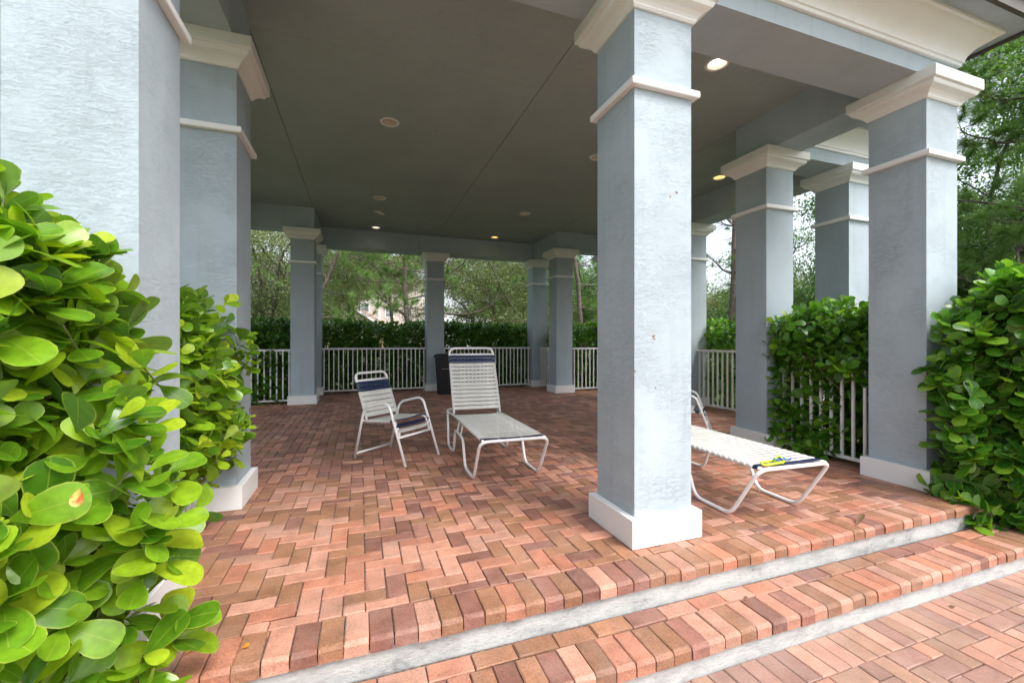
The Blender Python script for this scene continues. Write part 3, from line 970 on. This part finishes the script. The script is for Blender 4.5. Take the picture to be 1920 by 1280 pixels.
loft([rrect(.285, .285, .06, .862), rrect(.292, .292, .06, .87), rrect(.292, .292, .06, .905), rrect(.27, .27, .06, .935), rrect(.20, .20, .06, .95)]).build('lid', M['bin'], t, auto=40)
MB().tube([(-0.08, -.262, .60), (-.08, -.285, .60), (.08, -.285, .60), (.08, -.262, .60)], .009, 8).build('handle', M['outlet'], t, True)
t = empty('electrical_outlet', (AX + 0.10, PY1 - w, 0.43))
tag(t, 'grey electrical outlet box on the rear middle column beside the bin', 'outlet')
MB().rings([(.036, .02, -.06), (.036, .02, .06)]).build('box', M['outlet'], t).location = (0, -.018, 0)
MB().rings([(.041, .004, -.066), (.041, .004, .066)]).build('cover_plate', M['outlet'], t).location = (0, -.042, 0)
MB().rings([(.016, .003, .008), (.016, .003, .038)]).build('socket', M['trim'], t).location = (0, -.0485, 0)
MB().rings([(.016, .003, -.038), (.016, .003, -.008)]).build('socket', M['trim'], t).location = (0, -.0485, 0)

# ------------------------------------------------------------------ leaves
def leaf_template(curl, fold, stations, across):
    """spatulate clusia leaf along +y, unit length 1, upper face +z"""
    prof_s = np.array([0, .06, .15, .3, .45, .6, .73, .84, .92, .97, 1.0])
    prof_w = np.array([.03, .038, .075, .165, .245, .295, .312, .298, .25, .175, .06])
    s = np.array(stations); wd = np.interp(s, prof_s, prof_w)
    u = np.linspace(-1, 1, across)
    V, UV = [], []
    for si, wi in zip(s, wd):
        for ui in u:
            x = wi * ui
            z = fold * abs(x) + curl * (si ** 2) * -1 + 0.04 * math.sin(si * 3.1) - 0.35 * x * x
            V.append((x, si, z)); UV.append((ui, si))
    F = []
    for a_ in range(len(s) - 1):
        for b2 in range(across - 1):
            i = a_ * across + b2
            F.append((i, i + 1, i + across + 1, i + across))
    return np.array(V), F, np.array(UV)

def mesh_np(name, V, F, mat, UV=None, smooth=True):
    """V (n,3), F (m,k) arrays"""
    me = bpy.data.meshes.new(name)
    F = np.asarray(F, dtype=np.int32)
    m_, k = F.shape
    me.vertices.add(len(V)); me.vertices.foreach_set('co', np.asarray(V, np.float32).ravel())
    me.loops.add(m_ * k); me.loops.foreach_set('vertex_index', F.ravel())
    me.polygons.add(m_)
    me.polygons.foreach_set('loop_start', np.arange(0, m_ * k, k, dtype=np.int32))
    me.polygons.foreach_set('loop_total', np.full(m_, k, np.int32))
    if smooth: me.polygons.foreach_set('use_smooth', np.ones(m_, bool))
    if UV is not None:
        uvl = me.uv_layers.new(name='UVMap')
        uvl.data.foreach_set('uv', np.asarray(UV, np.float32)[F.ravel()].ravel())
    me.materials.append(mat)
    me.update(calc_edges=True)
    return me

FULL = [0, .12, .28, .46, .64, .80, .91, .97, 1.0]
MIDL = [0, .2, .45, .68, .87, 1.0]
LOW = [0, .3, .62, .86, 1.0]
def bake(tpl, Rm, P, S):
    V, F, UV = tpl
    n_ = len(P)
    out = np.einsum('nij,vj->nvi', Rm, V) * S[:, None, None] + P[:, None, :]
    Fa = (np.array(F)[None] + (np.arange(n_) * len(V))[:, None, None]).reshape(-1, 4)
    return out.reshape(-1, 3), Fa, np.tile(UV, (n_, 1))

def frames(d, up):
    """rotation matrices: +y = d, +z as near as possible to up"""
    d = d / np.linalg.norm(d, axis=1, keepdims=True)
    z = up - (up * d).sum(1, keepdims=True) * d
    z /= np.maximum(np.linalg.norm(z, axis=1, keepdims=True), 1e-6)
    x = np.cross(d, z)
    return np.stack([x, d, z], axis=2)

def unit(v): return v / np.maximum(np.linalg.norm(v, axis=-1, keepdims=True), 1e-9)

def hedge(name, label, box, nshoots, leaf, tone, limit, detail, rounding=0.35, bulge=0.08, skip=None, seed=1, inner=0.7, extra=None, fill=0.5, group='clusia hedges around the pavilion'):
    """box = x0,x1,y0,y1,z0,z1. Shoots grow from a wavy rounded box; each carries opposite pairs of paddle leaves."""
    rs = np.random.default_rng(seed)
    x0, x1, y0, y1, z0, z1 = box
    c0 = np.array([(x0 + x1) / 2, (y0 + y1) / 2, z0]); h = np.array([(x1 - x0) / 2, (y1 - y0) / 2, z1 - z0])
    t = empty(name, tuple(c0)); tag(t, label, 'hedge', group)
    areas = np.array([h[1] * h[2] * 2, h[1] * h[2] * 2, h[0] * h[2] * 2, h[0] * h[2] * 2, 4 * h[0] * h[1] * 1.15])
    fc = rs.choice(5, nshoots, p=areas / areas.sum())
    a_, b2 = rs.uniform(-1, 1, nshoots), rs.uniform(-1, 1, nshoots)
    P = np.zeros((nshoots, 3)); N = np.zeros((nshoots, 3))
    for q, (ax_, sg) in enumerate(((0, -1), (0, 1), (1, -1), (1, 1), (2, 1))):
        mk = fc == q
        if ax_ == 2: P[mk] = np.c_[a_[mk], b2[mk], np.ones(mk.sum())]
        else:
            o = 1 - ax_
            P[mk, ax_] = sg; P[mk, o] = a_[mk]; P[mk, 2] = (b2[mk] + 1) / 2
        N[mk, ax_] = sg
    # round the top and corners
    Q = P * h
    rad = min(rounding, h[0] * .95, h[1] * .95)
    core = np.clip(Q, [-h[0] + rad, -h[1] + rad, 0], [h[0] - rad, h[1] - rad, h[2] - rad])
    core[:, 2] = np.minimum(Q[:, 2], h[2] - rad)
    d = unit(Q - core + N * 1e-3)
    Q = core + d * rad
    nz = np.sin(Q[:, 0] * 5.1 + seed) * np.sin(Q[:, 1] * 4.3 + 1.7 * seed) + 0.7 * np.sin(Q[:, 2] * 6.3 + Q[:, 1] * 3.1 + Q[:, 0] * 2.2)
    Q = Q + d * (bulge * nz[:, None] * 0.6) - d * (rs.random(nshoots) ** 1.6 * 0.20 * inner)[:, None]
    tips = c0 + Q
    if fill:
        nf = int(nshoots * fill)
        fp = c0 + np.c_[rs.uniform(-h[0] + .14, h[0] - .14, nf), rs.uniform(-h[1] + .14, h[1] - .14, nf), rs.uniform(0.02, h[2] - .16, nf)]
        tips = np.r_[tips, fp]; d = np.r_[d, unit(rs.normal(0, 1, (nf, 3)))]
    if extra is not None:
        tips = np.r_[tips, extra[0]]; d = np.r_[d, extra[1]]
    if skip is not None:
        kp = ~skip(tips, rs)
        tips, d = tips[kp], d[kp]
    n_ = len(tips)
    sd = unit(d * 0.8 + np.array([0, 0, 0.75]) + rs.normal(0, 0.45, (n_, 3)))
    ref = unit(rs.normal(0, 1, (n_, 3)))
    sx = unit(np.cross(sd, ref)); sy = np.cross(sd, sx)
    LP, LD, LU, LS, OUT = [], [], [], [], []
    pairs = 4
    for k in range(pairs):
        back = k * leaf * 0.30
        for s in (-1, 1):
            ax_ = sx if k % 2 == 0 else sy
            spread = 0.55 + 0.33 * k + rs.normal(0, 0.16, n_)
            ld = unit(sd * np.cos(spread)[:, None] + s * ax_ * np.sin(spread)[:, None] + rs.normal(0, 0.10, (n_, 3)) + np.array([0, 0, -0.06 * k]))
            LP.append(tips - sd * back); LD.append(ld)
            LU.append(unit(sd * 1.0 + np.array([0, 0, 0.35]) + rs.normal(0, 0.22, (n_, 3))))
            LS.append(leaf * rs.uniform(0.78, 1.18, n_) * (0.72 if k == 0 else 1.0) * rs.choice([1, 1, 1, .75], n_))
            OUT.append(np.full(n_, k))
    LP, LD, LU, LS, OUT = map(np.concatenate, (LP, LD, LU, LS, OUT))
    kp = (rs.random(len(LP)) > 0.08) & (LP[:, 2] > z0 - 0.05)
    LP, LD, LU, LS, OUT = LP[kp], LD[kp], LU[kp], LS[kp], OUT[kp]
    Rm = frames(LD, LU)
    # which ones show largest
    ctr_ = LP + LD * LS[:, None] * 0.5
    r, f, zz = to_cam(ctr_)
    fz = np.maximum(f, 0.05)
    px, py = 960 + 800 * r / fz, 640 - 800 * zz / fz
    vis = (f > 0.3) & (px > -40) & (px < 1960) & (py > -40) & (py < 1320)
    view = unit(np.array([0, 0, EYE]) - ctr_)
    face = np.abs((Rm[:, :, 2] * view).sum(1))
    dist = np.linalg.norm(ctr_ - np.array([0, 0, EYE]), axis=1)
    key = np.where(vis, dist * (1.25 - 0.25 * face) + OUT * 0.02, 1e6)
    order = np.argsort(key)
    nvis = int(vis.sum())
    lim = min(limit, nvis)
    tpls = [leaf_template(cv, fo, FULL if detail == 2 else (MIDL if detail == 1 else LOW), 5 if detail == 2 else 3) for cv, fo in ((0.10, 0.22), (0.22, 0.12), (0.02, 0.30), (-0.08, 0.16))]
    vi = rs.integers(0, len(tpls), len(LP))
    if lim:
        mes = [mesh_np('leaf', tp[0], tp[1], M['leaf_obj_' + tone], tp[2]) for tp in tpls]
        for q in order[:lim]:
            o = bpy.data.objects.new('leaf', mes[vi[q]])
            link(o, t)
            mt = Matrix([[*(Rm[q, 0] * LS[q]), LP[q, 0] - c0[0]], [*(Rm[q, 1] * LS[q]), LP[q, 1] - c0[1]], [*(Rm[q, 2] * LS[q]), LP[q, 2] - c0[2]], [0, 0, 0, 1]])
            o.matrix_local = mt
    rest = order[lim:]
    VV, FF, UU, off_ = [], [], [], 0
    for k, tp in enumerate(tpls):
        ids = rest[vi[rest] == k]
        V, F, U = bake(tp, Rm[ids], LP[ids] - c0, LS[ids])
        VV.append(V); FF.append(F + off_); UU.append(U); off_ += len(V)
    me = mesh_np('foliage', np.concatenate(VV), np.concatenate(FF), M['leaf_mass_' + tone], np.concatenate(UU))
    tag(link(bpy.data.objects.new('foliage', me), t), kind='stuff')
    # stems: one to every other shoot from the hedge's own middle
    mb = MB()
    pick = rs.choice(n_, min(n_, 260 if detail == 2 else 120), replace=False)
    for q in pick:
        tip = tips[q] - c0
        base = np.array([np.clip(tip[0] * .55, -h[0] * .6, h[0] * .6), np.clip(tip[1] * .55, -h[1] * .6, h[1] * .6), max(0.0, tip[2] - 0.45)])
        m1 = tip - sd[q] * leaf * 1.6
        mb.tube([base, base * .4 + m1 * .6, m1, tip + sd[q] * .004], [0.008, 0.006, 0.0045, 0.003], 5, caps=False)
    # a few woody trunks
    for k in range(max(3, int((x1 - x0 + y1 - y0) / 0.5))):
        bxy = np.array([rs.uniform(-h[0] * .55, h[0] * .55), rs.uniform(-h[1] * .55, h[1] * .55)])
        mb.tube([(bxy[0], bxy[1], 0), (bxy[0] + .03, bxy[1] - .02, h[2] * .4), (bxy[0] - .04, bxy[1] + .03, h[2] * .8)], [0.02, 0.016, 0.008], 6, caps=False)
    mb.build('stems', M['stem'], t, True)
    return t

def shoots(pts, dirs):
    return np.array(pts, float), unit(np.array(dirs, float))

# left hedge, right by the camera
rs = np.random.default_rng(5)
ex, exd = [], []
for k in range(30):
    z = rs.uniform(0.18, 1.15)
    ex.append((-0.65 + rs.uniform(-.05, .06) - max(0, z - .8) * .3, rs.uniform(1.5, 1.95), z)); exd.append((0.9, rs.uniform(-.6, .1), 0.25))
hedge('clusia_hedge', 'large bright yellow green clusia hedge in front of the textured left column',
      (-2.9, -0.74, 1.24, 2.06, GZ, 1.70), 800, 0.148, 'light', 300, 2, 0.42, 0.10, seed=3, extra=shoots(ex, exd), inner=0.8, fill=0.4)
V_, F_, U_ = leaf_template(0.3, 0.5, FULL, 5)
hl = bpy.data.objects['clusia_hedge']
for (px_, py_, t_, mt_, sz) in ((150, 915, 1.0, 'withered', 0.04),):
    me = mesh_np('leaf', V_ * sz, F_, M[mt_], U_)
    o = link(bpy.data.objects.new('leaf', me), hl)
    x_, y_ = rf((px_ - 960) / 800 * t_, t_)
    o.location = Vector((x_, y_, EYE + (640 - py_) / 800 * t_)) - hl.location
    o.rotation_euler = (R(-75), R(10), R(35))
    o['label'] = 'withered yellow leaf with a red patch' if mt_ == 'withered' else 'withered orange leaf'
# left porch side, through the fence
ex, exd = [], []
for k in range(75):
    z = rs.uniform(0.42, 1.5)
    ex.append((-0.88 + rs.uniform(-.10, .12) - max(0, z - 1.1) * .25 - max(0, .62 - z) * .5, rs.uniform(2.75, 3.7), z)); exd.append((0.9, rs.uniform(-.6, .3), 0.2))
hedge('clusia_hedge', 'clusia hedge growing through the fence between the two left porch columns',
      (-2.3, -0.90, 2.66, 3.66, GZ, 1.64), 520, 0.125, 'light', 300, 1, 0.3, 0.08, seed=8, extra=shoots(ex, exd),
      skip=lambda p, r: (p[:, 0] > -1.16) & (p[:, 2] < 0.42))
# right of the steps
ex, exd = [], []
for k in range(80):
    z = rs.uniform(-0.2, 1.62)
    ex.append((4.38 + rs.uniform(-.05, .14) + max(0, z - 1.3) * .6, rs.uniform(1.86, 2.1), z)); exd.append((-0.9, rs.uniform(-.6, .1), 0.2))
hedge('clusia_hedge', 'dense green clusia hedge at the right end of the steps',
      (4.50, 7.2, 1.50, 2.12, GZ, 1.82), 900, 0.142, 'mid', 300, 1, 0.3, 0.10, seed=12, extra=shoots(ex, exd))
ex, exd = [], []
for k in range(150):
    y = rs.uniform(2.70, 3.66); z = rs.uniform(0.1, 1.5) if k < 90 else rs.uniform(0.98, 1.5)
    if y < 3.05 and z < 0.93: continue
    ex.append((4.56 + rs.uniform(-.12, .10), y, z)); exd.append((-0.9, rs.uniform(-.5, .3), 0.2))
hedge('clusia_hedge', 'clusia bush pushing through the fence between two right porch columns',
      (4.62, 5.70, 2.66, 3.66, GZ, 1.66), 560, 0.13, 'mid', 300, 1, 0.28, 0.09, seed=15, extra=shoots(ex, exd),
      skip=lambda p, r: (p[:, 0] < 4.80) & (p[:, 2] < 0.95) & (p[:, 1] < 3.0))
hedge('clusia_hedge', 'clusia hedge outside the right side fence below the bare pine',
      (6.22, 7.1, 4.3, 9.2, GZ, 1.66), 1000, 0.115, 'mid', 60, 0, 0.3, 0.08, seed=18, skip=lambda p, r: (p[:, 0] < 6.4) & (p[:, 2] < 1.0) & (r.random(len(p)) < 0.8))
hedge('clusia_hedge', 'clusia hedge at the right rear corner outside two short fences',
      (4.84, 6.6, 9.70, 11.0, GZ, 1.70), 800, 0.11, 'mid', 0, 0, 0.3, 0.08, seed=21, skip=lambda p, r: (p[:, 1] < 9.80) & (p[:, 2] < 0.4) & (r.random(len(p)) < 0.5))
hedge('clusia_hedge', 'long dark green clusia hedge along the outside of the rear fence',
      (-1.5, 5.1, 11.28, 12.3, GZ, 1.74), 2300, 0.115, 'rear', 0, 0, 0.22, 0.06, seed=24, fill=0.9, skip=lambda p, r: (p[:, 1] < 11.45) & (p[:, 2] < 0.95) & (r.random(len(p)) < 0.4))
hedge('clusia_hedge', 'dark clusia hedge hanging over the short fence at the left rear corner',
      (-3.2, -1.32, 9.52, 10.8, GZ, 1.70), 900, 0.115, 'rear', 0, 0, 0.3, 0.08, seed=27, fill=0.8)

# ------------------------------------------------------------------ fallen leaves
def fallen(label, x, y, z, L, wd, rz, mat, curl):
    V, F, U = leaf_template(curl, 0.3, MIDL, 3)
    V = V * np.array([wd, L, L])
    V[:, 2] -= V[:, 2].min() - 0.002
    me = mesh_np('fallen_leaf', V, F, mat, U)
    o = link(bpy.data.objects.new('fallen_leaf', me))
    o.location = (x, y, z); o.rotation_euler = (0, 0, rz)
    tag(o, label, 'leaf', 'fallen leaves on the bricks')
def on_plane(px, py, z):
    dx, dz = (px - 960) / 800, (640 - py) / 800
    t_ = (z - EYE) / dz
    return rf(dx * t_, t_)
q = on_plane(345, 1229, 0); fallen('long narrow orange dead leaf lying on the step by the left hedge', q[0], q[1], 0.002, 0.085, 0.045, R(-50), M['dead_leaf'], -0.05)
q = on_plane(452, 1217, 0); fallen('small folded orange leaf lying on the nosing bricks', q[0], q[1], 0.002, 0.03, 0.045, R(-70), M['dead_leaf'], -0.2)
q = on_plane(1605, 985, 0); fallen('curled brown dead leaf on the upper step nosing', q[0], q[1], 0.002, 0.13, 0.06, R(-75), M['brown_leaf'], -0.35)
q = on_plane(1664, 935, 0); fallen('tiny dark leaf scrap on the bricks before the right column', q[0], q[1], 0.002, 0.035, 0.05, R(-20), M['brown_leaf'], -0.2)
q = on_plane(1786, 1141, GZ); fallen('dark leaf scrap on the lower front paving', q[0], q[1], GZ + 0.002, 0.03, 0.04, R(-60), M['brown_leaf'], -0.2)
q = on_plane(1398, 1123, -STEP); fallen('small dark leaf scrap on the lower step', q[0], q[1], -STEP + 0.002, 0.02, 0.03, R(-60), M['brown_leaf'], -0.2)

# ------------------------------------------------------------------ trees
def limb(mb, p0, d0, L, r0, rs, n_=6, wob=0.25, lift=0.1, r1=0.35, ns=7):
    pts, p_, d_ = [np.array(p0, float)], np.array(p0, float), unit(np.array(d0, float))
    for k in range(n_):
        d_ = unit(d_ + rs.normal(0, wob, 3) * np.array([1, 1, .7]) + np.array([0, 0, lift]))
        p_ = p_ + d_ * L / n_
        pts.append(p_.copy())
    mb.tube([tuple(q_) for q_ in pts], list(np.linspace(r0, r0 * r1, len(pts))), ns, caps=False)
    return pts

def leaves_mesh(name, C, rad, per, size, mat, rs, flat=0.6):
    """small rhombic leaves scattered in clumps"""
    n_ = len(C) * per
    c_ = np.repeat(np.array(C), per, axis=0)
    rr = np.repeat(np.array(rad), per)[:, None]
    off_ = unit(rs.normal(0, 1, (n_, 3))) * (rs.random((n_, 1)) ** 0.45) * rr * np.array([1, 1, flat])
    P = c_ + off_
    d = unit(rs.normal(0, 1, (n_, 3)) + np.array([0, 0, -.25])); u_ = unit(rs.normal(0, 1, (n_, 3)) + np.array([0, 0, .8]))
    x = unit(np.cross(d, u_))
    s = (size * rs.uniform(0.6, 1.3, n_))[:, None]
    V = np.stack([P, P + d * s * .5 + x * s * .24, P + d * s, P + d * s * .5 - x * s * .24], 1).reshape(-1, 3)
    F = np.arange(n_ * 4).reshape(-1, 4)
    return mesh_np(name, V, F, mat, None, False)

def needles_mesh(name, C, D_, per, L, wd, mat, rs):
    """long pine needles in brush-like tufts at the twig ends"""
    n_ = len(C) * per
    ax_ = unit(np.repeat(np.array(D_), per, axis=0))
    d = unit(ax_ * rs.uniform(-0.1, 1.0, (n_, 1)) + unit(rs.normal(0, 1, (n_, 3))) * 0.85 + np.array([0, 0, .12]))
    P = np.repeat(np.array(C), per, axis=0) - ax_ * rs.uniform(0, 0.12, (n_, 1))
    x = unit(np.cross(d, unit(rs.normal(0, 1, (n_, 3)))))
    l_ = (L * rs.uniform(0.7, 1.15, n_))[:, None]
    V = np.stack([P - x * wd, P + x * wd, P + d * l_ + np.array([0, 0, -.02])], 1).reshape(-1, 3)
    F = np.arange(n_ * 3).reshape(-1, 3)
    return mesh_np(name, V, F, mat, None, False)

def oak(label, base, H, crown, seed, dens=1.0, leafs=0.085, lean=(0, 0), mat='oak_leaf', low=0.35, group='trees around the pavilion', name='oak_tree', per=170, thick=0.17):
    rs = np.random.default_rng(seed)
    t = empty(name, (base[0], base[1], GZ - 0.05)); tag(t, label, 'tree', group)
    mb = MB()
    trunk = limb(mb, (0, 0, 0), (lean[0], lean[1], 1), H * low, thick, rs, 6, 0.10, 0.1, 0.8, 10)
    C, rad = [], []
    top = trunk[-1]
    nl = int(8 + 3 * dens)
    for k in range(nl):
        az = 2 * math.pi * (k + rs.uniform(-.3, .3)) / nl
        el = rs.uniform(0.15, 1.3)
        L = crown * rs.uniform(0.75, 1.1) * (1.0 if el < .9 else H * (1 - low) / crown * .8)
        st = trunk[-1 - int(rs.integers(0, 3))]
        l1 = limb(mb, st, (math.cos(az) * math.cos(el), math.sin(az) * math.cos(el), math.sin(el)), L, thick * .5, rs, 7, 0.24, 0.05, 0.25, 6)
        for q_ in range(2, 8):
            for _ in range(2):
                az2 = rs.uniform(0, 6.28)
                l2 = limb(mb, l1[q_], (math.cos(az2), math.sin(az2), rs.uniform(-.25, .6)), crown * rs.uniform(.22, .42), thick * .13, rs, 4, 0.35, 0.0, 0.4, 4)
                for e in l2[2:]:
                    if rs.random() < 0.9 * min(1, dens):
                        C.append(e + rs.normal(0, .12, 3)); rad.append(crown * rs.uniform(.12, .24))
    mb.build('trunk', M['bark_oak'], t, True)
    if C:
        link(bpy.data.objects.new('crown', leaves_mesh('crown', C, rad, int(per * dens), leafs, M[mat], rs)), t)
    return t

def pine(label, base, H, seed, first=0.3, spread=2.6, tufts=True, lean=(0, 0), nb=16, per=90, r0=0.15, L=0.24, group='trees around the pavilion', wob=0.06, dead=False, wd=0.0045):
    rs = np.random.default_rng(seed)
    t = empty('pine_tree', (base[0], base[1], GZ - 0.05)); tag(t, label, 'tree', group)
    mb = MB()
    trunk = limb(mb, (0, 0, 0), (lean[0], lean[1], 1), H, r0, rs, 14, wob, 0.04, 0.35, 9)
    C, D_ = [], []
    for k in range(nb):
        fr_ = first + (1 - first) * (k + rs.random()) / nb
        p_ = trunk[min(14, int(fr_ * 14))]
        az = rs.uniform(0, 6.28)
        L1 = spread * (1.15 - fr_ * .7) * rs.uniform(.6, 1.1)
        l1 = limb(mb, p_, (math.cos(az), math.sin(az), rs.uniform(-.15, .35)), L1, r0 * .28, rs, 7, 0.22, 0.06, 0.3, 6)
        for q_ in range(2, 8):
            for _ in range(2 if not dead else 3):
                dd = unit(l1[q_] - l1[q_ - 1] + rs.normal(0, .7, 3))
                l2 = limb(mb, l1[q_], dd, rs.uniform(.25, .7), r0 * .085, rs, 4, 0.3, 0.12, 0.5, 4)
                C.append(l2[-1]); D_.append(l2[-1] - l2[-2])
                if rs.random() < .6: C.append(l2[-2]); D_.append(l2[-2] - l2[-3])
    mb.build('trunk', M['bark_pine'], t, True)
    if tufts and C:
        sel = rs.random(len(C)) < (0.95 if tufts is True else tufts)
        C, D_ = np.array(C)[sel], np.array(D_)[sel]
        link(bpy.data.objects.new('crown', needles_mesh('crown', C, D_, per, L, wd, M['needle'], rs)), t)
    return t

def at(px, t_):
    return rf((px - 960) / 800 * t_, t_)
# left rear gap
oak('grey green oak with bare twisted limbs beyond the left rear corner', at(500, 17.5), 9.5, 4.0, 31, 1.0, 0.085, low=0.25)
pine('pine with pale bare branches beside the left rear corner hedge', at(528, 15), 9.5, 32, 0.2, 2.8, 0.6, r0=0.09, wob=0.13)
# behind the armchair
oak('rounded live oak in front of the beige house', at(652, 21), 10.2, 3.9, 33, 0.9, 0.08, low=0.50, thick=0.12)
oak('live oak left of the beige house', at(590, 27), 10.5, 4.2, 34, 1.0, 0.10, low=0.36)
pine('leaning pine with long bare limbs beside the rear middle column', at(800, 17), 10, 35, 0.24, 4.2, 0.8, lean=(-0.14, 0.05), nb=18, r0=0.13, wob=0.15)
pine('crooked pine reaching over the bin with reddish limbs', at(835, 16), 9.5, 36, 0.28, 4.4, 0.8, lean=(0.12, 0.0), nb=20, r0=0.11, wob=0.14)
oak('small spreading oak in front of the pale wall', at(880, 22), 9.5, 3.8, 37, 0.95, 0.08, low=0.45, thick=0.1)
oak('slender oak standing close by the right rear columns', at(930, 24), 10.5, 4.2, 38, 0.95, 0.09, low=0.42, thick=0.1)
oak('dense oak behind the right rear columns', at(985, 20), 10, 4.0, 39, 1.1, 0.085, low=0.2)
pine('dark pine seen right of the right rear columns', at(1090, 16), 10.5, 40, 0.12, 3.2, True, nb=24, r0=0.10, wob=0.1)
oak('broad oak between the right rear columns and the middle column', at(1065, 22), 10, 4.4, 41, 1.1, 0.09, low=0.2, mat='oak_leaf_b')
oak('tall oak overhanging the roof of the beige house', at(735, 27), 12.5, 3.8, 51, 1.1, 0.09, low=0.46, thick=0.11)
# right side
oak('bushy bright green tree standing among the trees beyond the right front column', at(1905, 11.5), 10.5, 3.4, 52, 1.1, 0.085, low=0.2, mat='oak_leaf_b', per=230, thick=0.12)
pine('nearly bare dead pine with a straight reddish trunk beyond the right fence', at(1357, 14.5), 11, 42, 0.25, 2.2, 0.14, nb=22, r0=0.12, wob=0.04, dead=True)
oak('dense leafy tree beyond the bare pine', at(1345, 21), 6.0, 3.0, 43, 1.1, 0.085, low=0.2, mat='oak_leaf')
oak('tall dark leafy tree seen between the two right side columns', at(1500, 15.5), 11, 3.8, 44, 1.1, 0.085, low=0.2, mat='oak_leaf_b')
oak('low green tree below the tall one between the right side columns', at(1515, 22), 7, 3.6, 45, 1.1, 0.09, low=0.2)
pine('pine with bright green needle brushes beyond the right front column', at(1915, 7.4), 9, 46, 0.2, 2.6, True, nb=30, per=190, r0=0.11, wd=0.0034, wob=0.08)
oak('broad leafy green tree with an open branching crown at the far right', at(1850, 9.5), 9.5, 3.2, 47, 1.1, 0.085, low=0.2, mat='oak_leaf_b', thick=0.13, per=270)
oak('tall tree behind the needle pine at the far right', at(1830, 15), 13.0, 4.6, 48, 1.1, 0.10, low=0.2, mat='oak_leaf_b', per=260)
# far trees fill the gaps under the beams
for k, (px_, t_, h_, cr, lb) in enumerate(((440, 30, 13, 5.5, 'far tree behind the left rear corner trees'), (545, 42, 14, 6, 'far tree left of the beige house, behind the live oak'),
                                           (1000, 34, 14, 5.5, 'far tree behind the dense oak at the right rear'), (1130, 36, 14, 6, 'far tree behind the dark pine'),
                                           (1270, 34, 9, 4.5, 'far tree behind the middle front column'), (1420, 34, 8, 4.5, 'far tree behind the bare pine and the leafy tree'))):
    oak(lb, at(px_, t_), h_, cr, 60 + k, 0.8, 0.17, low=0.2, per=130, thick=0.2, name='far_tree')

# ------------------------------------------------------------------ houses behind
def window(parent, x, y, z, wd, ht):
    o = MB().rings([(wd / 2 + .1, .05, z - ht / 2 - .1), (wd / 2 + .1, .05, z + ht / 2 + .1)]).build('window', M['house_trim'], parent); o.location = (x, y, 0)
    for s in (-1, 1):
        q_ = MB().rings([(wd / 2, .01, -ht / 4 + .03), (wd / 2, .01, ht / 4 - .03)]).build('pane', M['glass'], o); q_.location = (0, -.055, z + s * ht / 4)
hx_, hy_ = at(722, 51)
hs_ = empty('house', (hx_, hy_, GZ), -R(14))
tag(hs_, 'beige two storey house with white window frames behind the oaks', 'house')
MB().box(-4.2, 4.3, 0, 9, 0, 8.6).build('wall', M['siding'], hs_)
sid = MB()
for k in range(34):
    sid.add([(-4.2, -.004, .2 + k * .24), (4.3, -.004, .2 + k * .24), (4.3, -.03, .2 + k * .24), (-4.2, -.03, .2 + k * .24), (-4.2, -.004, .42 + k * .24), (4.3, -.004, .42 + k * .24)], [(0, 3, 2, 1), (3, 4, 5, 2)])
tag(sid.build('siding_boards', M['siding'], hs_), kind='stuff')
MB().box(-.75, -.55, -.08, 0, 0, 8.6).build('corner_board', M['house_trim'], hs_)
hip(-4.8, 4.9, -.6, 9.6, 8.6, 0.45, 'x').build('roof', M['shingle'], hs_)
MB().add([(-.5, -1.3, 2.75), (4.6, -1.3, 2.75), (4.6, -.05, 3.35), (-.5, -.05, 3.35)], [(0, 1, 2, 3)]).add([(-.5, -1.3, 2.6), (4.6, -1.3, 2.6), (4.6, -1.3, 2.75), (-.5, -1.3, 2.75)], [(0, 1, 2, 3)]).build('porch_roof', M['shingle'], hs_)
for x in (.55, 2.65): window(hs_, x, -.06, 5.0, .85, 1.05)
window(hs_, -2.3, -.06, 5.6, .85, 1.05)
gp = empty('garage_gable', (0, 0, 0)); gp.parent = hs_; gp.location = (-2.3, -5.0, 0)
MB().add([(-2.8, 0, 0), (2.8, 0, 0), (2.8, 0, 3.3), (0, 0, 5.1), (-2.8, 0, 3.3), (-2.8, 5, 0), (2.8, 5, 0), (2.8, 5, 3.3), (0, 5, 5.1), (-2.8, 5, 3.3)],
         [(0, 1, 2, 3, 4), (1, 6, 7, 2), (5, 0, 4, 9)]).build('wall', M['siding_tan'], gp)
for s in (-1, 1):
    MB().add([(0, -.4, 5.25), (s * 3.3, -.4, 3.1), (s * 3.3, 5, 3.1), (0, 5, 5.25), (0, -.4, 5.08), (s * 3.3, -.4, 2.93)], [(0, 1, 2, 3)]).build('roof', M['shingle'], gp)
    MB().add([(0, -.42, 5.3), (s * 3.35, -.42, 3.12), (s * 3.35, -.42, 2.9), (0, -.42, 5.06)], [(0, 1, 2, 3)]).add([(0, -.38, 5.3), (s * 3.35, -.38, 3.12), (s * 3.35, -.38, 2.9), (0, -.38, 5.06)], [(0, 1, 2, 3)]).build('bargeboard', M['house_trim'], gp)
window(gp, 0, -.03, 3.9, .6, .75)
h2 = empty('house', (*at(880, 46), GZ), -R(16))
tag(h2, 'pale blue white building seen low through the oaks right of the rear middle column', 'house')
MB().box(-4.6, 3.2, 0, 7, 0, 3.6).build('wall', M['pale_wall'], h2)
hip(-5.0, 3.6, -.4, 7.4, 3.6, 0.3, 'x').build('roof', M['house_trim'], h2)
for x in (-3.2, -1.0, 1.2):
    MB().box(x - .09, x + .09, -.12, 0, 0, 3.6).build('pilaster', M['siding'], h2)
